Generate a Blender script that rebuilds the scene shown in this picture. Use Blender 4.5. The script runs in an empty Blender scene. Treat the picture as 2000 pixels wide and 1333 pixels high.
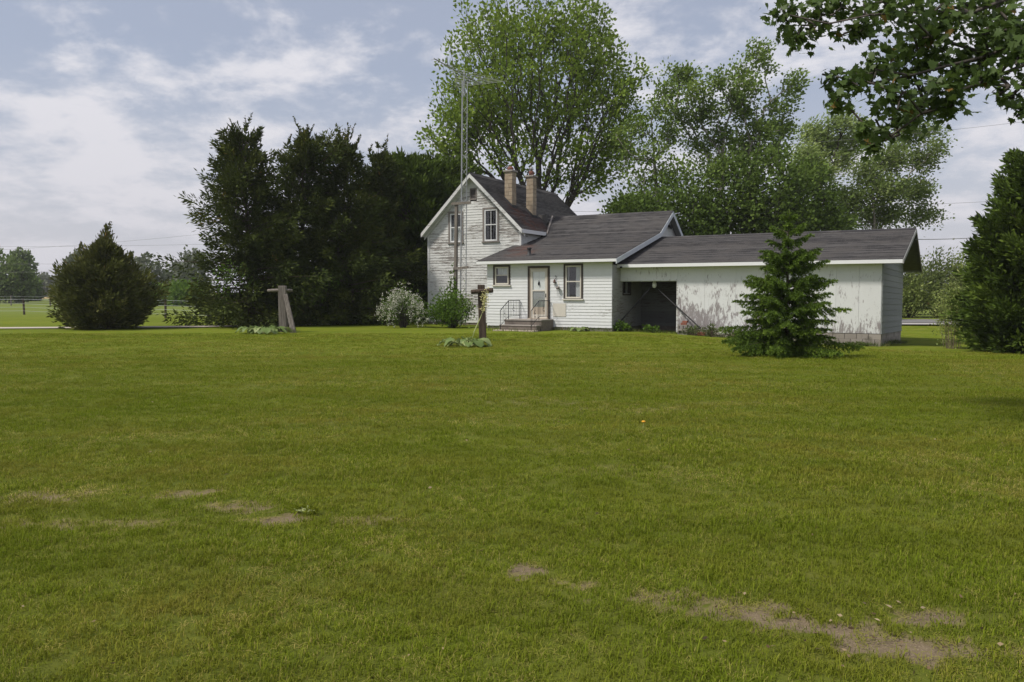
import bpy, math, random
import numpy as np
from mathutils import Vector, Matrix

sc = bpy.context.scene
COL = sc.collection
rad = math.radians

# ------------------------------------------------------------------ camera
FPX, CAM_H, HORIZON = 1556.0, 1.6, 572.0
PITCH = math.atan((666.5 - HORIZON) / FPX)
cam_data = bpy.data.cameras.new('camera')
cam_data.sensor_width = 36.0
cam_data.lens = FPX / 2000 * 36
cam_data.clip_end = 6000
cam = bpy.data.objects.new('camera', cam_data)
COL.objects.link(cam)
cam.location = (0, 0, CAM_H)
cam.rotation_euler = (math.pi / 2 - PITCH, 0, 0)
sc.camera = cam

# ------------------------------------------------------------------ sun, sky, exposure
SUN_AZ = np.array([-1.0, -0.42]); SUN_AZ = SUN_AZ / np.linalg.norm(SUN_AZ)
SUN_EL = rad(54)
sun_data = bpy.data.lights.new('sun', 'SUN')
sun_data.energy = 4.0
sun_data.angle = rad(8.0)
sun_data.color = (1.0, 0.94, 0.85)
sun = bpy.data.objects.new('sun', sun_data)
COL.objects.link(sun)
sdir = Vector((SUN_AZ[0] * math.cos(SUN_EL), SUN_AZ[1] * math.cos(SUN_EL), math.sin(SUN_EL)))
sun.rotation_euler = sdir.to_track_quat('Z', 'Y').to_euler()
sun.location = (-20, 0, 30)

world = bpy.data.worlds.new('World')
sc.world = world
world.use_nodes = True
wn, wl = world.node_tree.nodes, world.node_tree.links
wn.clear()
w_out = wn.new('ShaderNodeOutputWorld')
w_bg = wn.new('ShaderNodeBackground'); w_bg.inputs['Strength'].default_value = 0.1
w_sky = wn.new('ShaderNodeTexSky'); w_sky.sky_type = 'NISHITA'; w_sky.sun_disc = False
w_sky.sun_elevation = SUN_EL
w_sky.sun_rotation = math.atan2(SUN_AZ[0], SUN_AZ[1]) % (2 * math.pi)
w_sky.air_density = 1.0; w_sky.dust_density = 2.0; w_sky.ozone_density = 1.5
w_tc = wn.new('ShaderNodeTexCoord')
w_sep = wn.new('ShaderNodeSeparateXYZ')
wl.new(w_tc.outputs['Generated'], w_sep.inputs[0])
def wmath(op, a, b=None, clamp=False):
    n = wn.new('ShaderNodeMath'); n.operation = op; n.use_clamp = clamp
    for i, v in enumerate((a, b)):
        if v is None: continue
        if isinstance(v, (int, float)): n.inputs[i].default_value = v
        else: wl.new(v, n.inputs[i])
    return n.outputs[0]
zc = wmath('ADD', wmath('MAXIMUM', w_sep.outputs['Z'], 0.0), 0.30)     # cloud deck seen in perspective
w_cmb = wn.new('ShaderNodeCombineXYZ')
wl.new(wmath('DIVIDE', w_sep.outputs['X'], zc), w_cmb.inputs[0])
wl.new(wmath('DIVIDE', w_sep.outputs['Y'], zc), w_cmb.inputs[1])
def wnoise(scale, detail, rough, loc, dist=0.0):
    mp = wn.new('ShaderNodeMapping'); mp.inputs['Location'].default_value = loc
    wl.new(w_cmb.outputs[0], mp.inputs[0])
    n = wn.new('ShaderNodeTexNoise'); n.inputs['Scale'].default_value = scale
    n.inputs['Detail'].default_value = detail; n.inputs['Roughness'].default_value = rough
    n.inputs['Distortion'].default_value = dist
    wl.new(mp.outputs[0], n.inputs[0]); return n.outputs['Fac']
big = wnoise(0.9, 3, 0.5, (3.1, 1.2, 0.4))
med = wnoise(3.5, 10, 0.62, (7.7, 2.4, 3.1), 0.1)
mask = wmath('ADD', wmath('MULTIPLY', big, 0.22), wmath('MULTIPLY', med, 1.28))
w_rmp = wn.new('ShaderNodeMapRange'); w_rmp.interpolation_type = 'SMOOTHSTEP'
w_rmp.inputs['From Min'].default_value = 0.64; w_rmp.inputs['From Max'].default_value = 0.90
w_rmp.inputs['To Min'].default_value = 0.10; w_rmp.inputs['To Max'].default_value = 0.93
wl.new(mask, w_rmp.inputs['Value'])
# thin veil of haze on top of the clear air, then the clouds
w_veil = wn.new('ShaderNodeMix'); w_veil.data_type = 'RGBA'
w_veil.inputs['Factor'].default_value = 0.50
wl.new(w_sky.outputs[0], w_veil.inputs['A']); w_veil.inputs['B'].default_value = (5.0, 5.4, 6.7, 1)
hz = wmath('SUBTRACT', 1.0, wmath('DIVIDE', w_sep.outputs['Z'], 0.26), True)
w_low = wn.new('ShaderNodeMix'); w_low.data_type = 'RGBA'
wl.new(wmath('MULTIPLY', wmath('POWER', hz, 1.3), 0.92), w_low.inputs['Factor'])
w_mix = wn.new('ShaderNodeMix'); w_mix.data_type = 'RGBA'
wl.new(w_rmp.outputs[0], w_mix.inputs['Factor'])
wl.new(w_veil.outputs['Result'], w_mix.inputs['A']); w_mix.inputs['B'].default_value = (8.0, 7.9, 8.35, 1)
wl.new(w_mix.outputs['Result'], w_low.inputs['A']); w_low.inputs['B'].default_value = (6.4, 6.3, 6.8, 1)
wl.new(w_low.outputs['Result'], w_bg.inputs['Color'])
wl.new(w_bg.outputs[0], w_out.inputs[0])

sc.view_settings.view_transform = 'Standard'
sc.view_settings.look = 'None'
sc.view_settings.gamma = 1.0
sc.view_settings.use_curve_mapping = False
sc.view_settings.exposure = 0.0
sc.render.engine = 'CYCLES'
sc.cycles.use_denoising = True
sc.cycles.denoising_prefilter = 'ACCURATE'
sc.cycles.sample_clamp_indirect = 2.5
sc.cycles.max_bounces = 6
sc.cycles.diffuse_bounces = 3
sc.cycles.glossy_bounces = 2
sc.cycles.transmission_bounces = 4
sc.cycles.transparent_max_bounces = 6
sc.cycles.caustics_reflective = False
sc.cycles.caustics_refractive = False

# ------------------------------------------------------------------ helpers
def ray(x, y):
    cx = (x - 1000) / FPX; cy = -(y - 666.5) / FPX
    return np.array([cx, math.cos(PITCH) + cy * math.sin(PITCH), -math.sin(PITCH) + cy * math.cos(PITCH)])
def at(x, y, Y):                                   # point of the place at forward distance Y
    r = ray(x, y); return np.array([0, 0, CAM_H]) + r * (Y / r[1])
def smooth(t):
    t = np.clip(t, 0, 1); return t * t * (3 - 2 * t)
def gz(X, Y):                                      # lie of the land
    X = np.asarray(X, float); Y = np.asarray(Y, float)
    z = -0.32 * smooth((X - 4) / 9) * smooth((Y - 17) / 9) * (1 - 0.5 * smooth((Y - 36) / 8))
    z = z - 0.40 * smooth((X - 9) / 8) * smooth((Y - 29) / 8) * (1 - smooth((Y - 37) / 5))
    return z
def onground(x, y):
    z = 0.0
    for _ in range(6):
        r = ray(x, y); t = (z - CAM_H) / r[2]; p = np.array([0, 0, CAM_H]) + t * r; z = float(gz(p[0], p[1]))
    return np.array([p[0], p[1], z])

def link(o, parent=None):
    COL.objects.link(o)
    if parent is not None: o.parent = parent
    return o
def tag(o, label=None, cat=None, group=None, kind=None):
    if label: o['label'] = label
    if cat: o['category'] = cat
    if group: o['group'] = group
    if kind: o['kind'] = kind
    return o
def empty(name, loc, rz=0, label=None, cat=None, group=None):
    o = bpy.data.objects.new(name, None); o.empty_display_size = 0.3
    o.location = loc; o.rotation_euler = (0, 0, rz)
    return tag(link(o), label, cat, group)
def mesh_np(name, V, Fc, mat, parent=None, attrs=None, smooth_shade=False):
    """V (n,3); Fc (m,k) uniform faces."""
    V = np.ascontiguousarray(V, dtype=np.float32); Fc = np.ascontiguousarray(Fc, dtype=np.int32)
    me = bpy.data.meshes.new(name)
    m, k = Fc.shape
    me.vertices.add(len(V)); me.vertices.foreach_set('co', V.ravel())
    me.loops.add(m * k); me.loops.foreach_set('vertex_index', Fc.ravel())
    me.polygons.add(m); me.polygons.foreach_set('loop_start', np.arange(0, m * k, k, dtype=np.int32))
    me.polygons.foreach_set('loop_total', np.full(m, k, dtype=np.int32))
    for an, av in (attrs or {}).items():
        a = me.attributes.new(an, 'FLOAT', 'POINT'); a.data.foreach_set('value', np.asarray(av, dtype=np.float32))
    me.update(calc_edges=True)
    if smooth_shade: me.polygons.foreach_set('use_smooth', np.ones(m, dtype=bool))
    if mat: me.materials.append(mat)
    return link(bpy.data.objects.new(name, me), parent)

class MB:
    """collects shapes of ONE part"""
    def __init__(s): s.v = []; s.f = []
    def add(s, verts, faces):
        b = len(s.v); s.v += [tuple(map(float, p)) for p in verts]; s.f += [tuple(i + b for i in q) for q in faces]; return s
    def box(s, x0, x1, y0, y1, z0, z1):
        return s.hexa([(x0, y0, z0), (x1, y0, z0), (x1, y1, z0), (x0, y1, z0), (x0, y0, z1), (x1, y0, z1), (x1, y1, z1), (x0, y1, z1)])
    def hexa(s, p):
        return s.add(p, [(0, 3, 2, 1), (4, 5, 6, 7), (0, 1, 5, 4), (1, 2, 6, 5), (2, 3, 7, 6), (3, 0, 4, 7)])
    def tube(s, pts, r, n=8, cap=True):
        pts = [Vector(p) for p in pts]; rs = r if isinstance(r, (list, tuple)) else [r] * len(pts)
        vs, fs = [], []
        for i, p in enumerate(pts):
            d = (pts[min(i + 1, len(pts) - 1)] - pts[max(i - 1, 0)]).normalized()
            a = d.cross(Vector((0, 0, 1)) if abs(d.z) < 0.95 else Vector((1, 0, 0))).normalized(); b = d.cross(a)
            for k in range(n):
                t = 2 * math.pi * k / n
                vs.append(p + (a * math.cos(t) + b * math.sin(t)) * rs[i])
        for i in range(len(pts) - 1):
            for k in range(n):
                fs.append((i * n + k, i * n + (k + 1) % n, (i + 1) * n + (k + 1) % n, (i + 1) * n + k))
        if cap:
            fs.append(tuple(range(n))[::-1]); fs.append(tuple((len(pts) - 1) * n + k for k in range(n)))
        return s.add(vs, fs)
    def lathe(s, prof, n=10, c=(0, 0, 0)):
        vs = [(c[0] + r * math.cos(2 * math.pi * k / n), c[1] + r * math.sin(2 * math.pi * k / n), c[2] + z) for r, z in prof for k in range(n)]
        fs = [(i * n + k, i * n + (k + 1) % n, (i + 1) * n + (k + 1) % n, (i + 1) * n + k) for i in range(len(prof) - 1) for k in range(n)]
        fs += [tuple(range(n))[::-1], tuple((len(prof) - 1) * n + k for k in range(n))]
        return s.add(vs, fs)
    def prism(s, poly, f):                           # poly in (a,z); f(a,o,z) -> xyz ; o in {o0,o1}
        pass
    def build(s, name, mat, parent=None, smooth_shade=False, bevel=0.0):
        me = bpy.data.meshes.new(name); me.from_pydata(s.v, [], s.f); me.update()
        if mat: me.materials.append(mat)
        if smooth_shade: me.polygons.foreach_set('use_smooth', np.ones(len(me.polygons), dtype=bool))
        o = link(bpy.data.objects.new(name, me), parent)
        if bevel:
            b = o.modifiers.new('bevel', 'BEVEL'); b.width = bevel; b.segments = 2; b.limit_method = 'ANGLE'
        return o

# ------------------------------------------------------------------ materials
class NT:
    def __init__(s, name):
        s.m = bpy.data.materials.new(name); s.m.use_nodes = True
        s.n, s.l = s.m.node_tree.nodes, s.m.node_tree.links
        s.b = s.n['Principled BSDF']; s.out = s.n['Material Output']
        s.tc = s.n.new('ShaderNodeTexCoord')
    def put(s, sock, v):
        if hasattr(v, 'is_linked') or isinstance(v, bpy.types.NodeSocket): s.l.new(v, sock)
        elif isinstance(v, (tuple, list)) and len(v) == 3 and sock.type == 'RGBA': sock.default_value = (*v, 1)
        else: sock.default_value = v
    def co(s, scale=(1, 1, 1), loc=(0, 0, 0), kind='Object', rot=(0, 0, 0)):
        mp = s.n.new('ShaderNodeMapping'); mp.inputs['Scale'].default_value = scale; mp.inputs['Location'].default_value = loc
        mp.inputs['Rotation'].default_value = rot
        s.l.new(s.tc.outputs[kind], mp.inputs[0]); return mp.outputs[0]
    def noise(s, vec, scale=1.0, detail=4, rough=0.55, dist=0.0):
        n = s.n.new('ShaderNodeTexNoise'); s.l.new(vec, n.inputs['Vector'])
        n.inputs['Scale'].default_value = scale; n.inputs['Detail'].default_value = detail
        n.inputs['Roughness'].default_value = rough; n.inputs['Distortion'].default_value = dist
        return n.outputs['Fac']
    def step(s, v, a, b, lo=0.0, hi=1.0):
        n = s.n.new('ShaderNodeMapRange'); n.interpolation_type = 'SMOOTHSTEP'
        for k, x in (('Value', v), ('From Min', a), ('From Max', b), ('To Min', lo), ('To Max', hi)): s.put(n.inputs[k], x)
        return n.outputs[0]
    def math(s, op, a, b=0.0, clamp=False):
        n = s.n.new('ShaderNodeMath'); n.operation = op; n.use_clamp = clamp
        s.put(n.inputs[0], a); s.put(n.inputs[1], b); return n.outputs[0]
    def mix(s, f, a, b, blend='MIX'):
        n = s.n.new('ShaderNodeMix'); n.data_type = 'RGBA'; n.blend_type = blend
        s.put(n.inputs['Factor'], f); s.put(n.inputs['A'], a); s.put(n.inputs['B'], b); return n.outputs['Result']
    def attr(s, name):
        n = s.n.new('ShaderNodeAttribute'); n.attribute_name = name; return n.outputs['Fac']
    def sep(s, vec):
        n = s.n.new('ShaderNodeSeparateXYZ'); s.l.new(vec, n.inputs[0]); return n.outputs
    def rnd(s):
        n = s.n.new('ShaderNodeObjectInfo'); return n.outputs['Random']
    def bump(s, h, strength=0.3, dist=0.01):
        n = s.n.new('ShaderNodeBump'); n.inputs['Strength'].default_value = strength; n.inputs['Distance'].default_value = dist
        s.l.new(h, n.inputs['Height']); s.l.new(n.outputs[0], s.b.inputs['Normal'])
    def fin(s, col, rough=0.8, spec=0.3, metal=0.0):
        s.put(s.b.inputs['Base Color'], col); s.put(s.b.inputs['Roughness'], rough)
        s.b.inputs['Specular IOR Level'].default_value = spec; s.b.inputs['Metallic'].default_value = metal
        return s.m

def mat_plain(name, col, rough=0.8, var=0.25, scale=6.0, spec=0.3, metal=0.0, bump=0.15):
    t = NT(name); n = t.noise(t.co(), scale, 6, 0.65)
    c = t.mix(n, tuple(x * (1 - var) for x in col), tuple(min(1, x * (1 + var)) for x in col))
    if bump: t.bump(t.noise(t.co(), scale * 6, 4), bump, 0.004)
    return t.fin(c, rough, spec, metal)

def mat_paint(name, amount, paint=(0.70, 0.71, 0.70), wood=(0.17, 0.15, 0.13), axis='h', dirt=0.25, low=None):
    """old white paint that has flaked off in streaks along the boards"""
    t = NT(name)
    sc1 = (0.9, 0.9, 13.0) if axis == 'h' else (4.2, 4.2, 1.5)
    big = t.noise(t.co((0.35, 0.35, 0.6), (4, 2, 7)), 1.0, 3, 0.5)
    fl = t.noise(t.co(sc1), 1.6, 8, 0.72, 0.4)
    fine = t.noise(t.co((4, 4, 30) if axis == 'h' else (30, 30, 4)), 1.5, 5, 0.7)
    s = t.math('ADD', t.math('MULTIPLY', fl, 0.62), t.math('MULTIPLY', fine, 0.38))
    s = t.math('ADD', s, t.math('MULTIPLY', big, 0.42))
    if low is not None:                              # splash zone: flakes most near the ground
        z = t.sep(t.tc.outputs['Object'])[2]
        s = t.math('ADD', s, t.step(z, low[0], low[1], 0.135, 0.0))
    pe = t.step(s, 0.90 - amount, 0.93 - amount + 0.035)
    rn = t.rnd()
    p2 = t.mix(t.noise(t.co((2, 2, 2)), 2.0, 5, 0.6), tuple(x * (1 - dirt) for x in paint), paint)
    p2 = t.mix(t.math('MULTIPLY', rn, 0.16), p2, (0.42, 0.42, 0.40))
    w2 = t.mix(fine, tuple(x * 0.55 for x in wood), tuple(x * 1.5 for x in wood))
    c = t.mix(pe, p2, w2)
    t.bump(t.math('SUBTRACT', t.math('MULTIPLY', fine, 0.3), t.math('MULTIPLY', pe, 0.5)), 0.4, 0.004)
    return t.fin(c, 0.72, 0.3)

M = {}
M['clap_worn'] = mat_paint('flaking_paint', 0.178, (0.68, 0.69, 0.675), (0.20, 0.185, 0.17))
M['clap'] = mat_paint('old_white_paint', 0.085, (0.685, 0.70, 0.71), dirt=0.14)
M['clap_side'] = mat_paint('side_white_paint', 0.13, (0.62, 0.63, 0.62))
M['panel'] = mat_paint('panel_paint', 0.122, (0.66, 0.675, 0.675), (0.24, 0.22, 0.22), 'v', 0.10, (0.1, 1.35))
M['clap_half_shade'] = mat_paint('recess_shade_paint', 0.15, (0.38, 0.38, 0.37))  # recess side wall: white paint darkened, shade put into the colour
M['clap_shaded'] = mat_paint('unlit_grey_paint', 0.16, (0.13, 0.13, 0.125), (0.07, 0.06, 0.05))  # recess back wall: the low light there is painted in as a dark tone
M['trim'] = mat_paint('trim_paint', 0.02, (0.74, 0.75, 0.76), dirt=0.1)
M['trim_worn'] = mat_paint('worn_trim_paint', 0.13, (0.66, 0.67, 0.66))
M['grey_board'] = mat_paint('grey_board_paint', 0.04, (0.20, 0.215, 0.217), (0.12, 0.12, 0.115), dirt=0.3)
M['brown_trim'] = mat_plain('brown_casing', (0.055, 0.043, 0.036), 0.7, 0.4, 9)
M['cream'] = mat_plain('cream_metal', (0.56, 0.53, 0.47), 0.5, 0.12, 5, bump=0.05)
M['tan'] = mat_plain('tan_panel', (0.42, 0.36, 0.29), 0.6, 0.3, 4)
M['weathered'] = mat_plain('weathered_board', (0.20, 0.18, 0.165), 0.85, 0.4, 12)
M['white'] = mat_plain('white_enamel', (0.78, 0.79, 0.78), 0.4, 0.06, 3, bump=0.03)
M['curtain'] = mat_plain('white_curtain', (0.62, 0.63, 0.64), 0.9, 0.12, 8)
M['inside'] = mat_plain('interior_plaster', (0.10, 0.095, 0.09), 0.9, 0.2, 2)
M['concrete'] = mat_plain('concrete', (0.27, 0.245, 0.22), 0.9, 0.35, 5, bump=0.4)
M['old_concrete'] = mat_plain('stained_concrete', (0.165, 0.14, 0.12), 0.92, 0.55, 7, bump=0.5)
M['tan_block'] = None
M['screen'] = mat_plain('grey_screen', (0.30, 0.31, 0.31), 0.8, 0.1, 20)
M['iron'] = mat_plain('black_iron', (0.022, 0.022, 0.024), 0.55, 0.3, 20, metal=0.3)
M['steel'] = mat_plain('galvanised_steel', (0.42, 0.43, 0.44), 0.5, 0.25, 9, metal=0.6, bump=0.05)
M['dark_metal'] = mat_plain('dark_sheet_metal', (0.035, 0.035, 0.037), 0.6, 0.3, 9)
M['clay'] = mat_plain('clay_flue', (0.17, 0.07, 0.05), 0.8, 0.35, 14)
M['brick'] = mat_plain('red_brick', (0.22, 0.085, 0.058), 0.85, 0.35, 16)
M['soffit'] = mat_plain('soffit_board', (0.30, 0.30, 0.29), 0.8, 0.3, 5)
M['deck'] = mat_plain('roof_deck', (0.12, 0.115, 0.10), 0.9, 0.6, 5)
M['wire'] = mat_plain('wire', (0.16, 0.16, 0.165), 0.6, 0.1, 5, bump=0)
M['tape'] = mat_plain('fence_tape', (0.36, 0.38, 0.38), 0.6, 0.1, 5, bump=0)

def mat_block():
    t = NT('tan_chimney_block'); rn = t.rnd()
    c = t.mix(rn, (0.29, 0.235, 0.17), (0.38, 0.315, 0.235))
    n = t.noise(t.co(), 7, 6, 0.7)
    c = t.mix(t.step(n, 0.5, 0.75), c, (0.22, 0.15, 0.095))
    t.bump(t.noise(t.co(), 60, 4), 0.4, 0.006); return t.fin(c, 0.92, 0.2)
M['tan_block'] = mat_block()
def mat_fblock():
    t = NT('grey_foundation_block'); rn = t.rnd()
    c = t.mix(rn, (0.235, 0.21, 0.185), (0.33, 0.30, 0.265))
    n = t.noise(t.co(), 3, 6, 0.7); c = t.mix(t.step(n, 0.48, 0.7), c, (0.16, 0.145, 0.12))
    t.bump(t.noise(t.co(), 60, 4), 0.4, 0.006); return t.fin(c, 0.92, 0.2)
M['block'] = mat_fblock()
def mat_shingle():
    t = NT('asphalt_shingle'); a = t.attr('tint')
    c = t.mix(a, (0.040, 0.039, 0.041), (0.135, 0.130, 0.129))
    n = t.noise(t.co(), 0.8, 5, 0.6); c = t.mix(t.step(n, 0.40, 0.70), c, (0.112, 0.105, 0.101))
    g = t.noise(t.co(), 120, 2, 0.6); c = t.mix(t.math('MULTIPLY', g, 0.45), c, (0.03, 0.028, 0.03))
    c = t.mix(t.math('MULTIPLY', t.attr('edge'), 0.8), c, (0.012, 0.011, 0.012))
    rs = t.math('MULTIPLY', t.attr('rust'), t.step(t.noise(t.co((1, 1, 1)), 2.2, 6, 0.7), 0.3, 0.62))
    c = t.mix(t.math('MULTIPLY', rs, .6), c, (0.115, 0.045, 0.028)); t.bump(g, 0.3, 0.003)
    return t.fin(c, 0.93, 0.2)
M['shingle'] = mat_shingle()
def mat_bark(name, a, b, scale=(14, 14, 2.5)):
    t = NT(name); n = t.noise(t.co(scale), 1.0, 7, 0.7, 0.5)
    t.bump(n, 0.7, 0.03); return t.fin(t.mix(t.step(n, 0.3, 0.7), a, b), 0.9, 0.15)
M['bark'] = mat_bark('grey_brown_bark', (0.035, 0.03, 0.025), (0.10, 0.088, 0.075))
M['bark_birch'] = mat_bark('pale_birch_bark', (0.16, 0.14, 0.125), (0.42, 0.385, 0.35), (5, 5, 7))
M['bark_cedar'] = mat_bark('cedar_bark', (0.04, 0.03, 0.024), (0.12, 0.095, 0.075))
M['post_wood'] = mat_bark('weathered_post', (0.10, 0.088, 0.075), (0.24, 0.215, 0.19), (26, 26, 1.6))
M['post_dark'] = mat_bark('dark_post', (0.035, 0.026, 0.02), (0.115, 0.085, 0.065), (26, 26, 1.6))

def mat_leaf(name, dark, mid, light, trans=0.3, rough=0.6, spec=0.12, odd=None):
    t = NT(name); a = t.attr('tint')
    n = t.noise(t.co((1, 1, 1), kind='Object'), 0.55, 2, 0.5)
    f = t.math('ADD', t.math('MULTIPLY', a, 0.75), t.math('MULTIPLY', t.step(n, 0.35, 0.65), 0.25))
    c = t.mix(t.step(f, 0.0, 0.5), dark, mid); c = t.mix(t.step(f, 0.5, 1.0), c, light)
    if odd: c = t.mix(t.step(a, 0.965, 0.97), c, odd)
    t.fin(c, rough, spec)
    tr = t.n.new('ShaderNodeBsdfTranslucent'); t.put(tr.inputs['Color'], t.mix(0.5, c, light))
    mx = t.n.new('ShaderNodeMixShader'); mx.inputs[0].default_value = trans
    t.l.new(t.b.outputs[0], mx.inputs[1]); t.l.new(tr.outputs[0], mx.inputs[2]); t.l.new(mx.outputs[0], t.out.inputs[0])
    return t.m
M['l_maple'] = mat_leaf('maple_leaf', (0.079, 0.121, 0.015), (0.151, 0.231, 0.027), (0.270, 0.352, 0.050), 0.35)
M['l_near'] = mat_leaf('near_maple_leaf', (0.038, 0.065, 0.013), (0.065, 0.107, 0.022), (0.116, 0.173, 0.038), 0.3, 0.5, 0.2, (0.217, 0.086, 0.022))
M['l_birch'] = mat_leaf('birch_leaf', (0.075, 0.118, 0.023), (0.138, 0.212, 0.040), (0.267, 0.342, 0.084), 0.3)
M['l_poplar'] = mat_leaf('poplar_leaf', (0.117, 0.167, 0.045), (0.198, 0.268, 0.075), (0.394, 0.469, 0.163), 0.3)
M['l_dark'] = mat_leaf('understory_leaf', (0.041, 0.069, 0.014), (0.082, 0.131, 0.023), (0.158, 0.227, 0.042), 0.25)
M['l_cedar'] = mat_leaf('cedar_spray', (0.023, 0.036, 0.008), (0.056, 0.076, 0.016), (0.124, 0.141, 0.028), 0.08, 0.75, 0.08, (0.204, 0.132, 0.036))
M['l_arbor'] = mat_leaf('arborvitae_spray', (0.027, 0.043, 0.009), (0.067, 0.106, 0.016), (0.157, 0.214, 0.033), 0.10, 0.75, 0.08)
M['l_juniper'] = mat_leaf('juniper_spray', (0.037, 0.046, 0.012), (0.085, 0.097, 0.024), (0.190, 0.185, 0.054), 0.08, 0.75, 0.08, (0.269, 0.162, 0.045))
M['l_spruce'] = mat_leaf('spruce_needle', (0.037, 0.066, 0.012), (0.091, 0.152, 0.021), (0.225, 0.318, 0.045), 0.2, 0.6, 0.10)
M['l_bush'] = mat_leaf('bright_bush_leaf', (0.045, 0.083, 0.012), (0.092, 0.166, 0.022), (0.180, 0.276, 0.042), 0.3)
M['l_brush'] = mat_leaf('roadside_leaf', (0.113, 0.152, 0.044), (0.210, 0.267, 0.076), (0.547, 0.580, 0.217), 0.3, odd=(0.397, 0.232, 0.099))
M['l_rhubarb'] = mat_leaf('rhubarb_leaf', (0.077, 0.121, 0.028), (0.143, 0.209, 0.056), (0.286, 0.341, 0.128), 0.25, 0.5, 0.3)
M['l_far'] = mat_leaf('far_leaf', (0.060, 0.090, 0.028), (0.105, 0.149, 0.044), (0.179, 0.239, 0.077), 0.25)
M['l_weed'] = mat_leaf('weed_leaf', (0.05, 0.08, 0.02), (0.09, 0.13, 0.035), (0.17, 0.17, 0.07), 0.25, odd=(0.25, 0.16, 0.10))
M['flower'] = mat_leaf('cream_blossom', (0.42, 0.41, 0.33), (0.60, 0.59, 0.51), (0.78, 0.77, 0.70), 0.3, 0.8)
M['stalk'] = mat_plain('pale_stalk', (0.36, 0.40, 0.17), 0.6, 0.2, 8)
M['seed'] = mat_plain('cream_seed_head', (0.56, 0.52, 0.24), 0.7, 0.3, 20)
M['dry'] = mat_plain('dry_twig', (0.20, 0.15, 0.11), 0.85, 0.4, 14)
M['orange'] = mat_plain('orange_dead_frond', (0.45, 0.17, 0.05), 0.8, 0.4, 14)
def mat_glass():
    t = NT('window_glass')
    tr = t.n.new('ShaderNodeBsdfTransparent'); tr.inputs[0].default_value = (0.97, 0.98, 0.975, 1)
    gl = t.n.new('ShaderNodeBsdfGlossy'); gl.inputs['Roughness'].default_value = 0.03
    b = t.n.new('ShaderNodeBump'); b.inputs['Strength'].default_value = 0.06; b.inputs['Distance'].default_value = 0.02
    t.l.new(t.noise(t.co(), 3, 2), b.inputs['Height']); t.l.new(b.outputs[0], gl.inputs['Normal'])
    lw = t.n.new('ShaderNodeLayerWeight'); lw.inputs['Blend'].default_value = .5
    mx = t.n.new('ShaderNodeMixShader'); t.l.new(t.math('ADD', t.math('MULTIPLY', t.math('POWER', lw.outputs['Facing'], 4.0), .8), .06), mx.inputs[0])
    t.l.new(tr.outputs[0], mx.inputs[1]); t.l.new(gl.outputs[0], mx.inputs[2]); t.l.new(mx.outputs[0], t.out.inputs[0])
    return t.m
M['glass'] = mat_glass()

# ------------------------------------------------------------------ ground
def vnoise(x, y, seed=0, octaves=4, rough=0.5):
    out = np.zeros_like(x, dtype=float); amp, tot = 1.0, 0.0
    for o in range(octaves):
        r = np.random.RandomState(seed * 31 + o).rand(256, 256)
        fx, fy = x * 2 ** o, y * 2 ** o
        ix, iy = np.floor(fx).astype(int), np.floor(fy).astype(int)
        tx, ty = smooth(fx - ix), smooth(fy - iy)
        a = r[ix % 256, iy % 256]; b = r[(ix + 1) % 256, iy % 256]; c = r[ix % 256, (iy + 1) % 256]; d = r[(ix + 1) % 256, (iy + 1) % 256]
        out += amp * ((a * (1 - tx) + b * tx) * (1 - ty) + (c * (1 - tx) + d * tx) * ty); tot += amp; amp *= rough
    return out / tot
# bare and worn spots of the lawn: x, y, half widths, strength
WORN = [(1.22, 3.92, .16, .13, 1.0), (1.38, 3.74, .20, .12, 1.05), (1.60, 3.70, .20, .10, 0.95), (1.98, 3.82, .20, .09, 0.85), (1.75, 3.50, .30, .13, 0.95),
        (2.05, 3.44, .26, .10, 0.85), (1.05, 3.98, .22, .10, 0.62), (0.72, 4.15, .25, .10, 0.55), (0.11, 4.52, .10, .11, 1.05), (0.24, 4.36, .12, .07, 0.8), (0.40, 4.30, .16, .07, 0.55),
        (-2.57, 6.26, .22, .16, .6), (-1.95, 5.85, .30, .14, .6), (-1.60, 5.52, .22, .12, .95), (-3.3, 5.45, .55, .14, .5), (-2.6, 5.45, .40, .12, .45), (-3.7, 6.2, .4, .2, .65),
        (-1.1, 5.55, .30, .12, .5), (1.0, 7.1, .8, .35, .20), (0.6, 11.6, 1.1, .6, .26), (1.9, 11.0, 1.0, .5, .26), (3.1, 11.4, .9, .4, .22), (0.5, 8.1, .7, .3, .2), (-2.2, 9.8, 1.4, .5, .18), (2.6, 3.3, .3, .15, .8)]
def bare(x, y):
    nz = vnoise(x * 5.0 + 40, y * 5.0 + 40, 3, 4, 0.6) - 0.5
    nf = vnoise(x * 17.0 + 90, y * 17.0 + 90, 5, 3, 0.6) - 0.5
    m = np.zeros_like(x, dtype=float)
    for cx, cy, rx, ry, s in WORN:
        d = np.sqrt(((x - cx) / rx) ** 2 + ((y - cy) / ry) ** 2)
        m = np.maximum(m, s * smooth((1.45 - d + nz * 2.2 + nf * 2.0) / 1.1))
    return m
def axis_lines(fine0, fine1, step, far0, far1, grow=1.16):
    mid = list(np.arange(fine0, fine1, step)); a, s = [fine0], step
    while a[-1] > far0: s *= grow; a.append(a[-1] - s)
    b, s = [mid[-1]], step
    while b[-1] < far1: s *= grow; b.append(b[-1] + s)
    return np.array(a[:0:-1] + mid + b[1:])
gx = axis_lines(-5.0, 5.0, 0.055, -2500, 2500); gy = axis_lines(2.6, 8.0, 0.05, -60, 4000)
GX, GY = np.meshgrid(gx, gy)
GZ = gz(GX, GY) + (vnoise(GX * 0.9 + 50, GY * 0.9 + 50, 7, 4) - 0.5) * 0.05 * (GY < 60) * (np.abs(GX) < 60)
WET = bare(GX, GY); GZ = GZ - 0.018 * WET
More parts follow.
